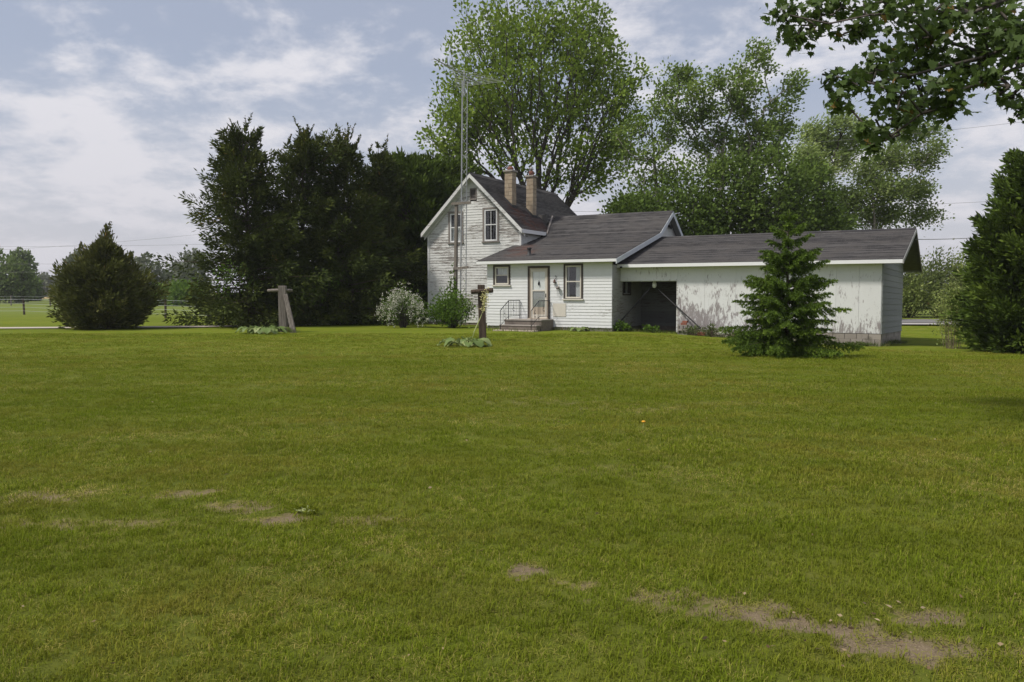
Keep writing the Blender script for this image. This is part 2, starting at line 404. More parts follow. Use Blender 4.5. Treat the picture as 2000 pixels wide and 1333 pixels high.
nx, ny = len(gx), len(gy)
idx = np.arange(nx * ny).reshape(ny, nx)
GF = np.stack([idx[:-1, :-1], idx[:-1, 1:], idx[1:, 1:], idx[1:, :-1]], -1).reshape(-1, 4)
def mow(t, vec):                                     # faint passes of the mower
    m2 = t.n.new('ShaderNodeMapping'); m2.inputs['Rotation'].default_value = (0, 0, rad(9)); t.l.new(vec, m2.inputs[0])
    yy_ = t.sep(m2.outputs[0])[1]
    wob = t.math('MULTIPLY', t.noise(vec, .35, 3, .5), 2.2)
    sn = t.math('SINE', t.math('MULTIPLY', t.math('ADD', yy_, wob), 5.2))
    return t.step(sn, -.6, .9, 0.0, 0.24)
def mat_ground():
    t = NT('lawn_ground'); o = t.co()
    n1 = t.noise(o, 0.22, 5, 0.6); n2 = t.noise(o, 1.6, 6, 0.65); n3 = t.noise(o, 26, 6, 0.75); n4 = t.noise(o, 110, 3, 0.7)
    c = t.mix(t.step(n1, 0.35, 0.65), (0.110, 0.151, 0.0125), (0.157, 0.196, 0.0187))
    c = t.mix(t.step(n2, 0.42, 0.72), c, (0.180, 0.186, 0.0312))
    c = t.mix(t.step(n3, 0.40, 0.75), c, (0.071, 0.095, 0.0094))
    c = t.mix(mow(t, o), c, (0.076, 0.101, 0.0094))
    c = t.mix(t.math('MULTIPLY', t.step(n4, 0.55, 0.75), 0.4), c, (0.180, 0.182, 0.0546))
    y = t.sep(t.tc.outputs['Object'])[1]
    c = t.mix(t.step(y, 12, 30, .55, 0), c, t.mix(n3, (0.052, 0.060, 0.0140), (0.100, 0.101, 0.0281)))   # thatch tone; nearby ground also darkened to stand for shade between blades
    c = t.mix(t.step(y, 45, 70), c, t.mix(n2, (0.105, 0.141, 0.0273), (0.162, 0.192, 0.0468)))
    soil = t.mix(n3, (0.105, 0.080, 0.050), (0.225, 0.178, 0.118)); soil = t.mix(t.step(n4, 0.5, 0.7), soil, (0.26, 0.21, 0.14))
    d = t.attr('dirt'); c = t.mix(t.step(d, 0.1, 0.4, 0, .8), c, t.mix(n4, (0.10, 0.085, 0.04), (0.26, 0.21, 0.11)))
    c = t.mix(t.step(t.math('ADD', d, t.math('MULTIPLY', t.math('SUBTRACT', n3, .5), .5)), 0.35, 0.80), c, soil)
    t.bump(t.math('ADD', n3, t.math('MULTIPLY', n4, 0.5)), 0.6, 0.02); return t.fin(c, 0.95, 0.03)
ground = mesh_np('ground', np.stack([GX, GY, GZ], -1).reshape(-1, 3), GF, mat_ground(), attrs={'dirt': WET.ravel()}, smooth_shade=True)
tag(ground, 'wide mown green lawn with bare brown spots in front', kind='structure')

def strip(name, pts, w, mat, lift, label, n=40):
    P = [np.array(p, float) for p in pts]; seg = []
    for a, b in zip(P[:-1], P[1:]):
        seg += [a + (b - a) * k / n for k in range(n)]
    seg.append(P[-1]); V = []
    for i, p in enumerate(seg):
        d = seg[min(i + 1, len(seg) - 1)] - seg[max(i - 1, 0)]; d = d / np.linalg.norm(d); q = np.array([-d[1], d[0]])
        for k in (-1, -.33, .33, 1):
            e = p + q * w / 2 * k; V.append((e[0], e[1], float(gz(e[0], e[1])) + lift))
    F_ = [(4 * i + k, 4 * i + 4 + k, 4 * i + 5 + k, 4 * i + 1 + k) for i in range(len(seg) - 1) for k in range(3)]
    return tag(mesh_np(name, V, F_, mat), label, kind='structure')
M['gravel'] = mat_plain('pale_gravel', (0.40, 0.36, 0.30), 0.95, 0.35, 9, bump=0.6)
M['asphalt'] = mat_plain('worn_asphalt', (0.16, 0.155, 0.155), 0.9, 0.25, 3, bump=0.4)
M['shoulder'] = mat_plain('grey_gravel_shoulder', (0.34, 0.325, 0.31), 0.95, 0.35, 9, bump=0.6)
M['crop'] = mat_plain('dry_crop', (0.46, 0.33, 0.17), 0.95, 0.15, 0.05, bump=0)
strip('driveway', [(-60, 29.0), (-22.6, 35.3), (-14.6, 36.7), (-9, 40.0), (-8, 52)], 1.5, M['gravel'], 0.045, 'narrow pale gravel drive crossing the lawn at the left')
strip('road_shoulder', [(8, 48.2), (60, 45.2), (160, 40)], 8.5, M['shoulder'], 0.05, 'grey gravel shoulder of the road behind the garage')
strip('road', [(8, 48.9), (60, 45.9), (160, 40.7)], 5.6, M['asphalt'], 0.075, 'grey asphalt road passing behind the garage')
strip('crop_field', [(-330, 285), (-20, 285)], 150, M['crop'], 0.06, 'tan strip of dry crop field beyond the pasture')

# ------------------------------------------------------------------ lawn grass
def mat_grass():
    t = NT('grass_blade'); a = t.attr('tint')
    ri = t.n.new('ShaderNodeObjectInfo').outputs['Random']
    c = t.mix(t.step(a, 0.0, 0.55), (0.101, 0.135, 0.0089), (0.176, 0.219, 0.0163)); c = t.mix(t.step(a, 0.55, 0.86), c, (0.271, 0.305, 0.0371))
    c = t.mix(t.step(a, 0.90, 0.96), c, (0.448, 0.363, 0.1262))
    geo = t.n.new('ShaderNodeNewGeometry')
    mp = t.n.new('ShaderNodeMapping'); t.l.new(geo.outputs['Position'], mp.inputs[0])
    nz = t.noise(mp.outputs[0], 0.9, 5, 0.6); n0 = t.noise(mp.outputs[0], 0.22, 4, 0.6)
    c = t.mix(t.math('MULTIPLY', t.step(nz, 0.42, 0.68), 0.65), c, (0.267, 0.219, 0.0446))
    c = t.mix(t.math('MULTIPLY', t.step(n0, 0.42, 0.60), 0.55), c, (0.123, 0.182, 0.0089))
    c = t.mix(t.math('MULTIPLY', ri, 0.25), c, (0.128, 0.182, 0.0149))
    c = t.mix(mow(t, mp.outputs[0]), c, (0.095, 0.123, 0.0089))
    t.fin(c, 0.75, 0.03)
    tr = t.n.new('ShaderNodeBsdfTranslucent'); t.put(tr.inputs['Color'], c)
    mx = t.n.new('ShaderNodeMixShader'); mx.inputs[0].default_value = 0.3
    t.l.new(t.b.outputs[0], mx.inputs[1]); t.l.new(tr.outputs[0], mx.inputs[2]); t.l.new(mx.outputs[0], t.out.inputs[0])
    return t.m
M['grass'] = mat_grass()
def tuft(seed, n, rad_, h, w, straw=False):
    r = np.random.RandomState(seed); V = []; Fq = []; T = []
    for i in range(n):
        a = r.rand() * 6.283; d = rad_ * math.sqrt(r.rand()); b = np.array([d * math.cos(a), d * math.sin(a), -0.004])
        L = h * (0.45 + 0.75 * r.rand()); az = r.rand() * 6.283; bend = 0.35 + 0.95 * r.rand()
        dr = np.array([math.cos(az), math.sin(az), 0]); sd = np.array([-dr[1], dr[0], 0]) * w * (0.6 + 0.6 * r.rand())
        m = b + dr * L * 0.22 * bend + np.array([0, 0, L * 0.6]); e = b + dr * L * 0.75 * bend + np.array([0, 0, L * (1 - 0.35 * bend)])
        if straw: m = b + dr * L * .5 + np.array([0, 0, .010 + .012 * r.rand()]); e = b + dr * L * 1.1 + np.array([0, 0, .008])
        k = len(V); V += [b - sd, b + sd, m + sd * .8, m - sd * .8, e + sd * .15, e - sd * .15]
        Fq += [(k, k + 1, k + 2, k + 3), (k + 3, k + 2, k + 4, k + 5)]; T += [(.93 + .07 * r.rand()) if straw else r.rand()] * 6
    me = mesh_np('grass_tuft', V, Fq, M['grass'], attrs={'tint': T})
    COL.objects.unlink(me); return me
tufts = [tuft(100 + i, 19, 0.055, 0.046, 0.0019) for i in range(5)] + [tuft(200, 7, 0.04, 0.085, 0.0022), tuft(201, 14, 0.07, 0.06, 0.0016, True)]
def scatter():
    r = np.random.RandomState(5); P, S = [], []
    for y0, y1, dens, s in ((2.7, 5.5, 640, 1.0), (5.5, 8.5, 460, 1.1), (8.5, 13, 300, 1.2), (13, 20, 150, 1.5), (20, 31, 62, 2.0)):
        n = int(dens * (y1 - y0) * (0.70 * (y0 + y1) + 0.6))
        y = np.sqrt(r.uniform(y0 ** 2, y1 ** 2, n)); x = r.uniform(-1, 1, n) * (0.69 * y + 0.3)
        keep = r.rand(n) > np.clip(bare(x, y) * 0.92, 0, 0.90)
        if y0 > 17: keep &= ~((x > 3.5) & (y > 31.5 - (x - 4.1) * 0.565))
        x, y = x[keep], y[keep]
        P.append(np.stack([x, y, gz(x, y) + (vnoise(x * 0.9 + 50, y * 0.9 + 50, 7, 4) - 0.5) * 0.05 - 0.004], -1)); S.append(np.full(len(x), s))
    return np.concatenate(P), np.concatenate(S)
GP, GS = scatter()
r_ = np.random.RandomState(8)
ndr = bare(GP[:, 0], GP[:, 1])
gme = bpy.data.meshes.new('lawn_grass'); gme.vertices.add(len(GP)); gme.vertices.foreach_set('co', GP.astype(np.float32).ravel())
a_ = gme.attributes.new('rot', 'FLOAT_VECTOR', 'POINT')
a_.data.foreach_set('vector', np.stack([r_.uniform(-.2, .2, len(GP)), r_.uniform(-.2, .2, len(GP)), r_.uniform(0, 6.283, len(GP))], -1).astype(np.float32).ravel())
hgt = (0.65 + 0.7 * vnoise(GP[:, 0] * 1.3 + 9, GP[:, 1] * 1.3 + 9, 11, 3)) * r_.uniform(.75, 1.2, len(GP)) * (1 - 0.5 * np.clip(ndr, 0, 1))
a_ = gme.attributes.new('scl', 'FLOAT_VECTOR', 'POINT')
a_.data.foreach_set('vector', np.stack([GS, GS, hgt * (1 + 0.12 * (GS - 1))], -1).astype(np.float32).ravel())
a_ = gme.attributes.new('pick', 'INT', 'POINT'); a_.data.foreach_set('value', np.where(r_.rand(len(GP)) < .04 + .28 * smooth((vnoise(GP[:, 0] * .8 + 20, GP[:, 1] * .8 + 20, 17, 4, .6) - .50) / .18) + .75 * np.clip(ndr - .10, 0, 1), 6, np.where(r_.rand(len(GP)) < .035, 5, r_.randint(0, 5, len(GP)))).astype(np.int32))
lawn = tag(link(bpy.data.objects.new('lawn_grass', gme)), 'short mown green grass blades covering the lawn', kind='stuff')
tree = bpy.data.node_groups.new('grass_scatter', 'GeometryNodeTree')
tree.interface.new_socket('Geometry', in_out='INPUT', socket_type='NodeSocketGeometry'); tree.interface.new_socket('Geometry', in_out='OUTPUT', socket_type='NodeSocketGeometry')
gi, go = tree.nodes.new('NodeGroupInput'), tree.nodes.new('NodeGroupOutput')
iop = tree.nodes.new('GeometryNodeInstanceOnPoints'); g2i = tree.nodes.new('GeometryNodeGeometryToInstance')
for o in reversed(tufts):
    oi = tree.nodes.new('GeometryNodeObjectInfo'); oi.inputs['Object'].default_value = o; oi.inputs['As Instance'].default_value = True
    tree.links.new(oi.outputs['Geometry'], g2i.inputs[0])
def named(nm, ty):
    n = tree.nodes.new('GeometryNodeInputNamedAttribute'); n.data_type = ty; n.inputs['Name'].default_value = nm
    return n.outputs['Attribute']
m2p = tree.nodes.new('GeometryNodeMeshToPoints')
tree.links.new(gi.outputs[0], m2p.inputs[0]); tree.links.new(m2p.outputs[0], iop.inputs['Points'])
tree.links.new(g2i.outputs[0], iop.inputs['Instance']); iop.inputs['Pick Instance'].default_value = True
tree.links.new(named('pick', 'INT'), iop.inputs['Instance Index'])
e2r = tree.nodes.new('FunctionNodeEulerToRotation'); tree.links.new(named('rot', 'FLOAT_VECTOR'), e2r.inputs[0]); tree.links.new(e2r.outputs[0], iop.inputs['Rotation'])
tree.links.new(named('scl', 'FLOAT_VECTOR'), iop.inputs['Scale']); tree.links.new(iop.outputs[0], go.inputs[0])
mod = lawn.modifiers.new('grass', 'NODES'); mod.node_group = tree

# ------------------------------------------------------------------ farmhouse
ANG = rad(29.5)
P0 = np.array([4.1128, 32.7815, 0.0])
UV = np.array([math.cos(ANG), -math.sin(ANG), 0]); DV = np.array([math.sin(ANG), math.cos(ANG), 0])
def hw(u, d, z=0.0): return P0 + UV * u + DV * d + np.array([0, 0, z])
def hground(u, d): p = hw(u, d); return float(gz(p[0], p[1]))
house = empty('farmhouse', P0, -ANG, 'old white clapboard farmhouse with flaking paint, kitchen wing and long attached garage', 'house')
rnd = random.Random(4)

def front(D): return lambda a, o, z: (a, D - o, z)            # wall looking towards -d
def right(U_): return lambda a, o, z: (U_ + o, a, z)          # wall looking towards +u
def fbox(mb, f, a0, a1, o0, o1, z0, z1):
    return mb.hexa([f(a0, o0, z0), f(a1, o0, z0), f(a1, o1, z0), f(a0, o1, z0), f(a0, o0, z1), f(a1, o0, z1), f(a1, o1, z1), f(a0, o1, z1)])

def clapboards(f, wall_name, z0, z1, span, holes, expo, mat, back_mat, lip=0.02):
    """span(z)->(a0,a1); holes: rects (a0,a1,z0,z1). One wall part, its boards as children"""
    n = int(round((z1 - z0) / expo)); e = (z1 - z0) / n
    backing = MB(); rows = []
    for i in range(n):
        zb, zt = z0 + i * e, z0 + (i + 1) * e; zm = (zb + zt) / 2
        cuts = sorted([(h[0], h[1]) for h in holes if h[2] < zm < h[3]])
        lo_b, hi_b = span(zb); lo_t, hi_t = span(zt)
        edges = [(lo_b, lo_t)]
        for c0, c1 in cuts: edges += [(c0, c0), (c1, c1)]
        edges.append((hi_b, hi_t))
        for k in range(0, len(edges), 2):
            (a0b, a0t), (a1b, a1t) = edges[k], edges[k + 1]
            if a1b - a0b < 0.05: continue
            rows.append((a0b, a1b, max(a0t, a0b), min(a1t, a1b), zb, zt))
    for a0b, a1b, a0t, a1t, zb, zt in rows:
        if a1t < a0t: a0t = a1t = (a0b + a1b) / 2
        backing.hexa([f(a0b, -.012, zb), f(a1b, -.012, zb), f(a1b, -.10, zb), f(a0b, -.10, zb), f(a0t, -.012, zt), f(a1t, -.012, zt), f(a1t, -.10, zt), f(a0t, -.10, zt)])
    wall = backing.build(wall_name, back_mat, house)
    for a0b, a1b, a0t, a1t, zb, zt in rows:
        if a1t < a0t: a0t = a1t = (a0b + a1b) / 2
        j = rnd.uniform(-.003, .004); q = rnd.uniform(-.004, .004); q2 = rnd.uniform(-.004, .004)
        zl = zb - 0.012
        MB().hexa([f(a0b, lip + j, zl + q), f(a1b, lip + j, zl + q2), f(a1b, -.008, zl + q2), f(a0b, -.008, zl + q),
                   f(a0t, .004, zt), f(a1t, .004, zt), f(a1t, -.008, zt), f(a0t, -.008, zt)]).build('clapboard', mat, wall)
    return wall

def window(f, a0, a1, z0, z1, style, curtain=None, sill=True):
    """a0..z1 = opening inside the casing"""
    w = MB(); c = 0.075 if style == 'storm' else 0.09
    t = 0.045
    for r in ((a0 - c, a0, z0 - .02, z1 + c), (a1, a1 + c, z0 - .02, z1 + c), (a0, a1, z1, z1 + c)): fbox(w, f, r[0], r[1], -.09, t, r[2], r[3])
    root = w.build('window', M['brown_trim'] if style == 'storm' else M['weathered'], house)
    fr = MB(); b = 0.062 if style == 'storm' else 0.07
    for r in ((a0, a0 + b, z0, z1), (a1 - b, a1, z0, z1), (a0 + b, a1 - b, z1 - b, z1), (a0 + b, a1 - b, z0, z0 + b)): fbox(fr, f, r[0] + .001, r[1] - .001, -.03, .026, r[2], r[3])
    fr.build('frame', M['cream'] if style == 'storm' else M['trim'], root)
    zm = (z0 + z1) / 2 + 0.02
    fbox(MB(), f, a0 + b, a1 - b, -.028, .022, zm - .022, zm + .022).build('meeting_rail', M['cream'] if style == 'storm' else M['trim'], root)
    fbox(MB(), f, a0 + b, a1 - b, -.016, -.010, zm + .022, z1 - b).build('pane', M['glass'], root)
    fbox(MB(), f, a0 + b, a1 - b, -.024, -.018, z0 + b, zm - .022).build('pane', M['glass'], root)
    if style != 'storm':
        am = (a0 + a1) / 2
        for r in ((zm + .022, z1 - b), (z0 + b, zm - .022)): fbox(MB(), f, am - .012, am + .012, -.030, .008, *r).build('muntin', M['trim'], root)
    if sill:
        fbox(MB(), f, a0 - c - .04, a1 + c + .04, -.04, .085, z0 - .075, z0 - .021).build('sill', M['cream'] if style == 'storm' else M['weathered'], root)
    for cu in (curtain or []):
        x0, x1, q0, q1 = cu; n = 14; vs = []; fs = []
        for k in range(n + 1):
            a = x0 + (x1 - x0) * k / n; o = -.10 + 0.015 * math.sin(k * 2.1)
            dz = 0.02 * math.sin(k * 1.7)
            vs += [f(a, o, q0 + dz), f(a, o, q1)]
        fs = [(2 * k, 2 * k + 2, 2 * k + 3, 2 * k + 1) for k in range(n)]
        cm = MB().add(vs, fs).build('curtain', M['curtain'], root)
        so = cm.modifiers.new('thick', 'SOLIDIFY'); so.thickness = 0.004
    return root

def roof_part(name, eave0, eave1, ridge1, ridge0, thick, rust=None, cut=None, tab=0.30, expo=0.135):
    """one slope: deck slab, with its field of shingle tabs as a child. corners in house coordinates"""
    e0, e1, r1, r0 = [np.array(p, float) for p in (eave0, eave1, ridge1, ridge0)]
    ax = e1 - e0; L = np.linalg.norm(ax); ax /= L; up = r0 - e0; W = np.linalg.norm(up); up /= W
    nrm = np.cross(ax, up); nrm = nrm if nrm[2] > 0 else -nrm
    lo = [p - nrm * thick for p in (e0, e1, r1, r0)]
    deck = MB().hexa([*lo, e0, e1, r1, r0]).build(name, M['deck'], house)
    V, Fq, T, Rr = [], [], [], []
    r = np.random.RandomState(int(L * 100))
    n = int(W / expo)
    ex = W / n
    L1 = float((r1 - r0) @ ax)
    Eg = []
    for i in range(n):
        off = (i % 2) * tab * .5 + r.uniform(-.03, .03); s = -tab + off
        rowt = r.choice([-.45, -.15, .1, .3], p=[.28, .22, .25, .25]) + r.uniform(-.08, .08); Li = L + (L1 - L) * (i + .5) / n
        while s < Li:
            s0, s1 = max(s, -.015), min(s + tab - .007, Li + .015); s += tab
            if s1 - s0 < .03: continue
            c = e0 + ax * (s0 + s1) / 2 + up * (i + .5) * ex
            if cut and cut(c): continue
            k = len(V); lift = .016 + r.uniform(0, .006); low = i * ex - .02 - r.uniform(0, .010)
            P_ = lambda q, t, h: e0 + ax * q + up * t + nrm * h
            tm = low + (ex + .02) * r.uniform(.70, .80); tt = (i + 1) * ex
            V += [P_(s0, low, .003), P_(s1, low, .003), P_(s1, low, lift), P_(s0, low, lift), P_(s1, tm, lift * .5), P_(s0, tm, lift * .5), P_(s1, tt, .004), P_(s0, tt, .004)]
            Fq += [(k, k + 1, k + 2, k + 3), (k + 3, k + 2, k + 4, k + 5), (k + 5, k + 4, k + 6, k + 7)]
            T += [float(np.clip(.5 + rowt + r.uniform(-.25, .25), 0, 1))] * 8
            Eg += [1, 1, .15, .15, .1, .1, 1, 1]
            Rr += [rust(c) if rust else 0.0] * 8
    tag(mesh_np('shingle_covering', V, Fq, M['shingle'], deck, attrs={'tint': T, 'rust': Rr, 'edge': Eg}), kind='stuff')
    return deck
def plank(name, a, b, w, t, mat, parent, wdir=(0, 0, -1), tdir=(0, 1, 0)):
    a, b, w_, t_ = np.array(a, float), np.array(b, float), np.array(wdir, float) * w, np.array(tdir, float) * t
    return MB().hexa([a, b, b + t_, a + t_, a + w_, b + w_, b + w_ + t_, a + w_ + t_]).build(name, mat, parent)

# ---- main two-storey block: gable looks at the camera at d = 3
MU0, MU1, MD0, MD1 = -11.35, -5.92, 3.0, 12.0
APU, APZ, SL = -8.62, 7.44, 0.962
def rake_span(z):
    zt = APZ - 0.28
    return (max(MU0, APU - (zt - z) / SL) if z > 4.3 else MU0, min(MU1, APU + (zt - z) / SL) if z > 4.3 else MU1)
W_L = (-9.99, -9.29, 4.12, 5.55); W_R = (-7.97, -7.23, 4.12, 5.66); VENT = (-8.80, -8.40, 6.16, 6.72)
clapboards(front(MD0), 'wall', 0.12, 7.14, rake_span, [W_L, W_R, VENT], 0.13, M['clap_worn'], M['weathered'])
window(front(MD0), *W_L, 'sash', [(-9.95, -9.33, 4.15, 4.9)]); window(front(MD0), *W_R, 'sash')
for u in (MU0 - .02, MU1 - .10):
    MB().box(u, u + .12, MD0 - .034, MD0 + .1, 0.10, 4.45).build('corner_board', M['trim_worn'], house)
v = MB()
for r in ((-8.80, -8.75, 6.16, 6.72), (-8.45, -8.40, 6.16, 6.72), (-8.75, -8.45, 6.67, 6.72), (-8.75, -8.45, 6.16, 6.21)): fbox(v, front(MD0), r[0], r[1], -.05, .035, r[2], r[3])
vent = v.build('gable_vent', M['weathered'], house)
for k in range(7):
    z = 6.225 + k * .066
    MB().hexa([(-8.75, MD0 + .03, z + .03), (-8.45, MD0 + .03, z + .03), (-8.45, MD0 + .04, z + .042), (-8.75, MD0 + .04, z + .042), (-8.75, MD0 - .02, z), (-8.45, MD0 - .02, z), (-8.45, MD0 - .01, z + .012), (-8.75, MD0 - .01, z + .012)]).build('louvre', M['weathered'], vent)
clapboards(right(MU1), 'wall', 3.3, 4.66, lambda z: (MD0 + .06, 7.6), [], 0.13, M['clap_side'], M['weathered'])
hid = MB(); hid.box(MU0 + .02, MU0 + .12, MD0 + .12, MD1, 0, 4.5); hid.box(MU0 + .13, MU1 - .13, MD1 - .1, MD1, 0, 4.5); hid.box(MU1 - .25, MU1 - .12, MD0 + .12, MD1 - .11, 0, 4.55)
hid.build('rear_wall', M['clap_side'], house)
MB().box(MU0 + .13, MU1 - .26, MD0 + .12, MD1 - .12, 2.9, 3.0).build('upper_floor', M['inside'], house)
MB().box(MU0 + .14, MU1 - .27, MD0 + 3.2, MD0 + 3.3, 3.01, 5.6).build('partition', M['inside'], house)
MB().box(MU0 - .02, MU1 + .02, MD0 + .01, MD0 + .2, -.1, 0.10).build('foundation', M['old_concrete'], house)
EZ = APZ - SL * 2.93
def rust_main(c):
    s = 0.0
    for pu, pd, ru, rd in ((-6.5, 3.9, .75, .9), (-6.2, 5.0, .55, 1.0), (-6.1, 4.3, .6, 1.2)):
        s = max(s, float(smooth(1.4 - math.hypot((c[0] - pu) / ru, (c[1] - pd) / rd))))
    return s
rr = roof_part('roof', (-5.69, 2.68, EZ), (-5.69, 12.1, EZ), (APU, 12.1, APZ), (APU, 2.68, APZ), 0.09, rust_main)
rl = roof_part('roof', (-11.55, 12.1, EZ), (-11.55, 2.68, EZ), (APU, 2.68, APZ), (APU, 12.1, APZ), 0.09)
mb = MB()
for sgn in (-1, 1):
    mb.hexa([(APU, 2.62, APZ + .01), (APU + sgn * .16, 2.62, APZ - .154 + .01), (APU + sgn * .16, 12.15, APZ - .154 + .01), (APU, 12.15, APZ + .01), (APU, 2.62, APZ + .035), (APU + sgn * .16, 2.62, APZ - .154 + .03), (APU + sgn * .16, 12.15, APZ - .154 + .03), (APU, 12.15, APZ + .035)])
mb.build('ridge_cap', M['shingle'], rr)
for sgn, end, par in ((1, -5.69, rr), (-1, -11.55, rl)):
    e, ap = np.array([end, 2.64, EZ - .02]), np.array([APU, 2.64, APZ - .02])
    MB().hexa([e, ap, ap + (0, .035, 0), e + (0, .035, 0), e - (0, 0, .20), ap - (0, 0, .20), ap + (0, .035, -.20), e + (0, .035, -.20)]).build('bargeboard', M['trim_worn'], par)
    e2, ap2 = np.array([end, 2.68, EZ - .13]), np.array([APU, 2.68, APZ - .13])
    MB().hexa([e2, ap2, ap2 + (0, .34, 0), e2 + (0, .34, 0), e2 - (0, 0, .03), ap2 - (0, 0, .03), ap2 + (0, .34, -.03), e2 + (0, .34, -.03)]).build('soffit', M['trim_worn'], par)
    MB().hexa([e2 + (0, .26, -.03), ap2 + (0, .26, -.03), ap2 + (0, .30, -.03), e2 + (0, .30, -.03), e2 + (0, .26, -.2), ap2 + (0, .26, -.2), ap2 + (0, .30, -.2), e2 + (0, .30, -.2)]).build('frieze_board', M['trim_worn'], par)
MB().box(-5.70, -5.665, 2.68, 5.15, EZ - .19, EZ - .012).build('fascia', M['trim'], rr)
MB().box(-5.9, -5.71, 2.70, 7.0, EZ - .16, EZ - .13).build('soffit', M['trim_worn'], rr)
MB().box(-11.575, -11.54, 2.68, 12.0, EZ - .19, EZ - .012).build('fascia', M['trim_worn'], rl)
# chimneys of tan blocks, each block laid singly
def chimney(u0, d0, w, zb, zt, cap):
    root = MB().box(u0 + .03, u0 + w - .03, d0 + .03, d0 + w - .03, zb, zt + .02).build('chimney', M['concrete'], house)
    h = 0.2; n = int(round((zt - zb) / h)); h = (zt - zb) / n; g = .007
    for i in range(n):
        z0, z1 = zb + i * h + g, zb + (i + 1) * h - g
        j = lambda: rnd.uniform(-.006, .006)
        s = w * (.5 if cap else .38)
        if i % 2 == 0: B = [(u0, u0 + s - g, d0, d0 + w), (u0 + s + g, u0 + w, d0, d0 + w)]
        else: B = [(u0, u0 + w, d0, d0 + s - g), (u0, u0 + w, d0 + s + g, d0 + w)]
        for b in B: MB().box(b[0] + j(), b[1] + j(), b[2] + j(), b[3] + j(), z0, z1).build('block', M['tan_block'], root)
    MB().box(u0 - .06, u0 + w + .06, d0 - .06, d0 + w + .06, zt, zt + .09).build('crown', M['concrete'], root, bevel=.015)
    c = (u0 + w / 2, d0 + w / 2, zt + .09)
    if cap:
        MB().lathe([(.15, 0), (.15, .1), (.12, .16), (.07, .2)], 12, c).build('flue', M['clay'], root, True)
    else:
        MB().lathe([(.13, 0), (.13, .2), (.11, .22)], 12, c).build('flue', M['clay'], root, True)
        MB().lathe([(.07, .22), (.07, .3), (.13, .31), (.13, .335), (.05, .35), (.05, .37), (.1, .38), (.1, .4), (.03, .45)], 12, c).build('cowl', M['steel'], root, True)
    f = MB()
    zr = lambda u: APZ - SL * (u - APU)
    e = .05
    for (ua, ub, da, db) in ((u0 - e, u0 + w + e, d0 - .035, d0 - .012), (u0 + w + .012, u0 + w + e, d0 - .035, d0 + w + .03)):
        f.hexa([(ua, da, zr(ua)), (ub, da, zr(ub)), (ub, db, zr(ub)), (ua, db, zr(ua)), (ua, da, zr(ua) + .14), (ub, da, zr(ub) + .14), (ub, db, zr(ub) + .14), (ua, db, zr(ua) + .14)])
    f.build('flashing', M['dark_metal'], root)
chimney(-7.34, 3.88, .42, 5.6, 7.54, True)
chimney(-6.88, 5.28, .38, 5.2, 7.43, False)

# ---- kitchen wing, front wall at d = 0
WIN1 = (-5.59, -4.88, 1.96, 2.74); DOOR = (-3.83, -2.95, 0.50, 2.66); WIN2 = (-2.12, -1.38, 1.36, 2.74)
clapboards(front(0), 'wall', 0.15, 2.86, lambda z: (-6.0, -.005), [WIN1, DOOR, WIN2], 0.13, M['clap'], M['weathered'])
window(front(0), *WIN1, 'storm', [(-5.5, -4.97, 2.38, 2.7)])
window(front(0), *WIN2, 'storm', [(-1.68, -1.44, 1.4, 2.7), (-2.06, -2.0, 1.4, 2.7)])
FW = front(0)
c = MB()
for r in ((DOOR[0] - .09, DOOR[0], .42, DOOR[3] + .085), (DOOR[1], DOOR[1] + .09, .42, DOOR[3] + .085), (DOOR[0], DOOR[1], DOOR[3], DOOR[3] + .085)): fbox(c, FW, r[0], r[1], -.09, .045, r[2], r[3])
door = c.build('door', M['brown_trim'], house)
a0, a1, z0, z1 = DOOR
jb = MB()
for r in ((a0, a0 + .05, z0, z1), (a1 - .05, a1, z0, z1), (a0 + .05, a1 - .05, z1 - .06, z1)): fbox(jb, FW, r[0] + .001, r[1] - .001, -.06, .03, r[2], r[3])
jb.build('jamb', M['tan'], door)
a0, a1, z1 = a0 + .055, a1 - .055, z1 - .065
st = MB()
for r in ((a0, a0 + .085, z0, z1), (a1 - .085, a1, z0, z1), (a0 + .085, a1 - .085, z1 - .09, z1), (a0 + .085, a1 - .085, 1.66, 1.72), (a0 + .085, a1 - .085, z0, z0 + .16)): fbox(st, FW, r[0], r[1], -.02, .02, r[2], r[3])
st.build('storm_door', M['cream'], door)
fbox(MB(), FW, a0 + .085, a1 - .085, -.006, .000, 1.72, z1 - .09).build('pane', M['glass'], door)
fbox(MB(), FW, a0 + .085, a1 - .085, -.006, .000, .98, 1.66).build('pane', M['glass'], door)
fbox(MB(), FW, a0 + .085, a1 - .085, -.012, .006, z0 + .16, .98).build('kick_panel', M['tan'], door)
fbox(MB(), FW, a0 + .086, a1 - .086, -.014, -.012, .985, 1.655).build('insect_screen', M['screen'], door)
inn = fbox(MB(), FW, a0 + .001, a1 - .001, -.06, -.022, z0, z1).build('inner_door', M['white'], door)
fbox(MB(), FW, (a0 + a1) / 2 - .008, (a0 + a1) / 2 + .008, -.023, -.019, 1.75, z1 - .1).build('inner_panel_bead', M['curtain'], door)
hb = MB(); fbox(hb, FW, a1 - .06, a1 - .02, .02, .03, 1.40, 1.56); fbox(hb, FW, a1 - .055, a1 - .03, .03, .06, 1.42, 1.45)
hb.build('handle', M['iron'], door)
fbox(MB(), FW, a0 - .1, a1 + .1, -.05, .12, .44, .498).build('threshold', M['tan'], door)
d_ = MB(); c0 = (a0 + a1) / 2; d_.lathe([(.005, -.12), (.03, -.1), (.045, -.03), (.03, .03), (.012, .06), (.02, .08), (.004, .11)], 8, (c0, -.012, 2.02))
d_.build('door_hanger', M['iron'], door)
fbox(MB(), FW, -2.70, -2.09, -.01, .035, .585, 1.14).build('repair_panel', M['cream'], house)
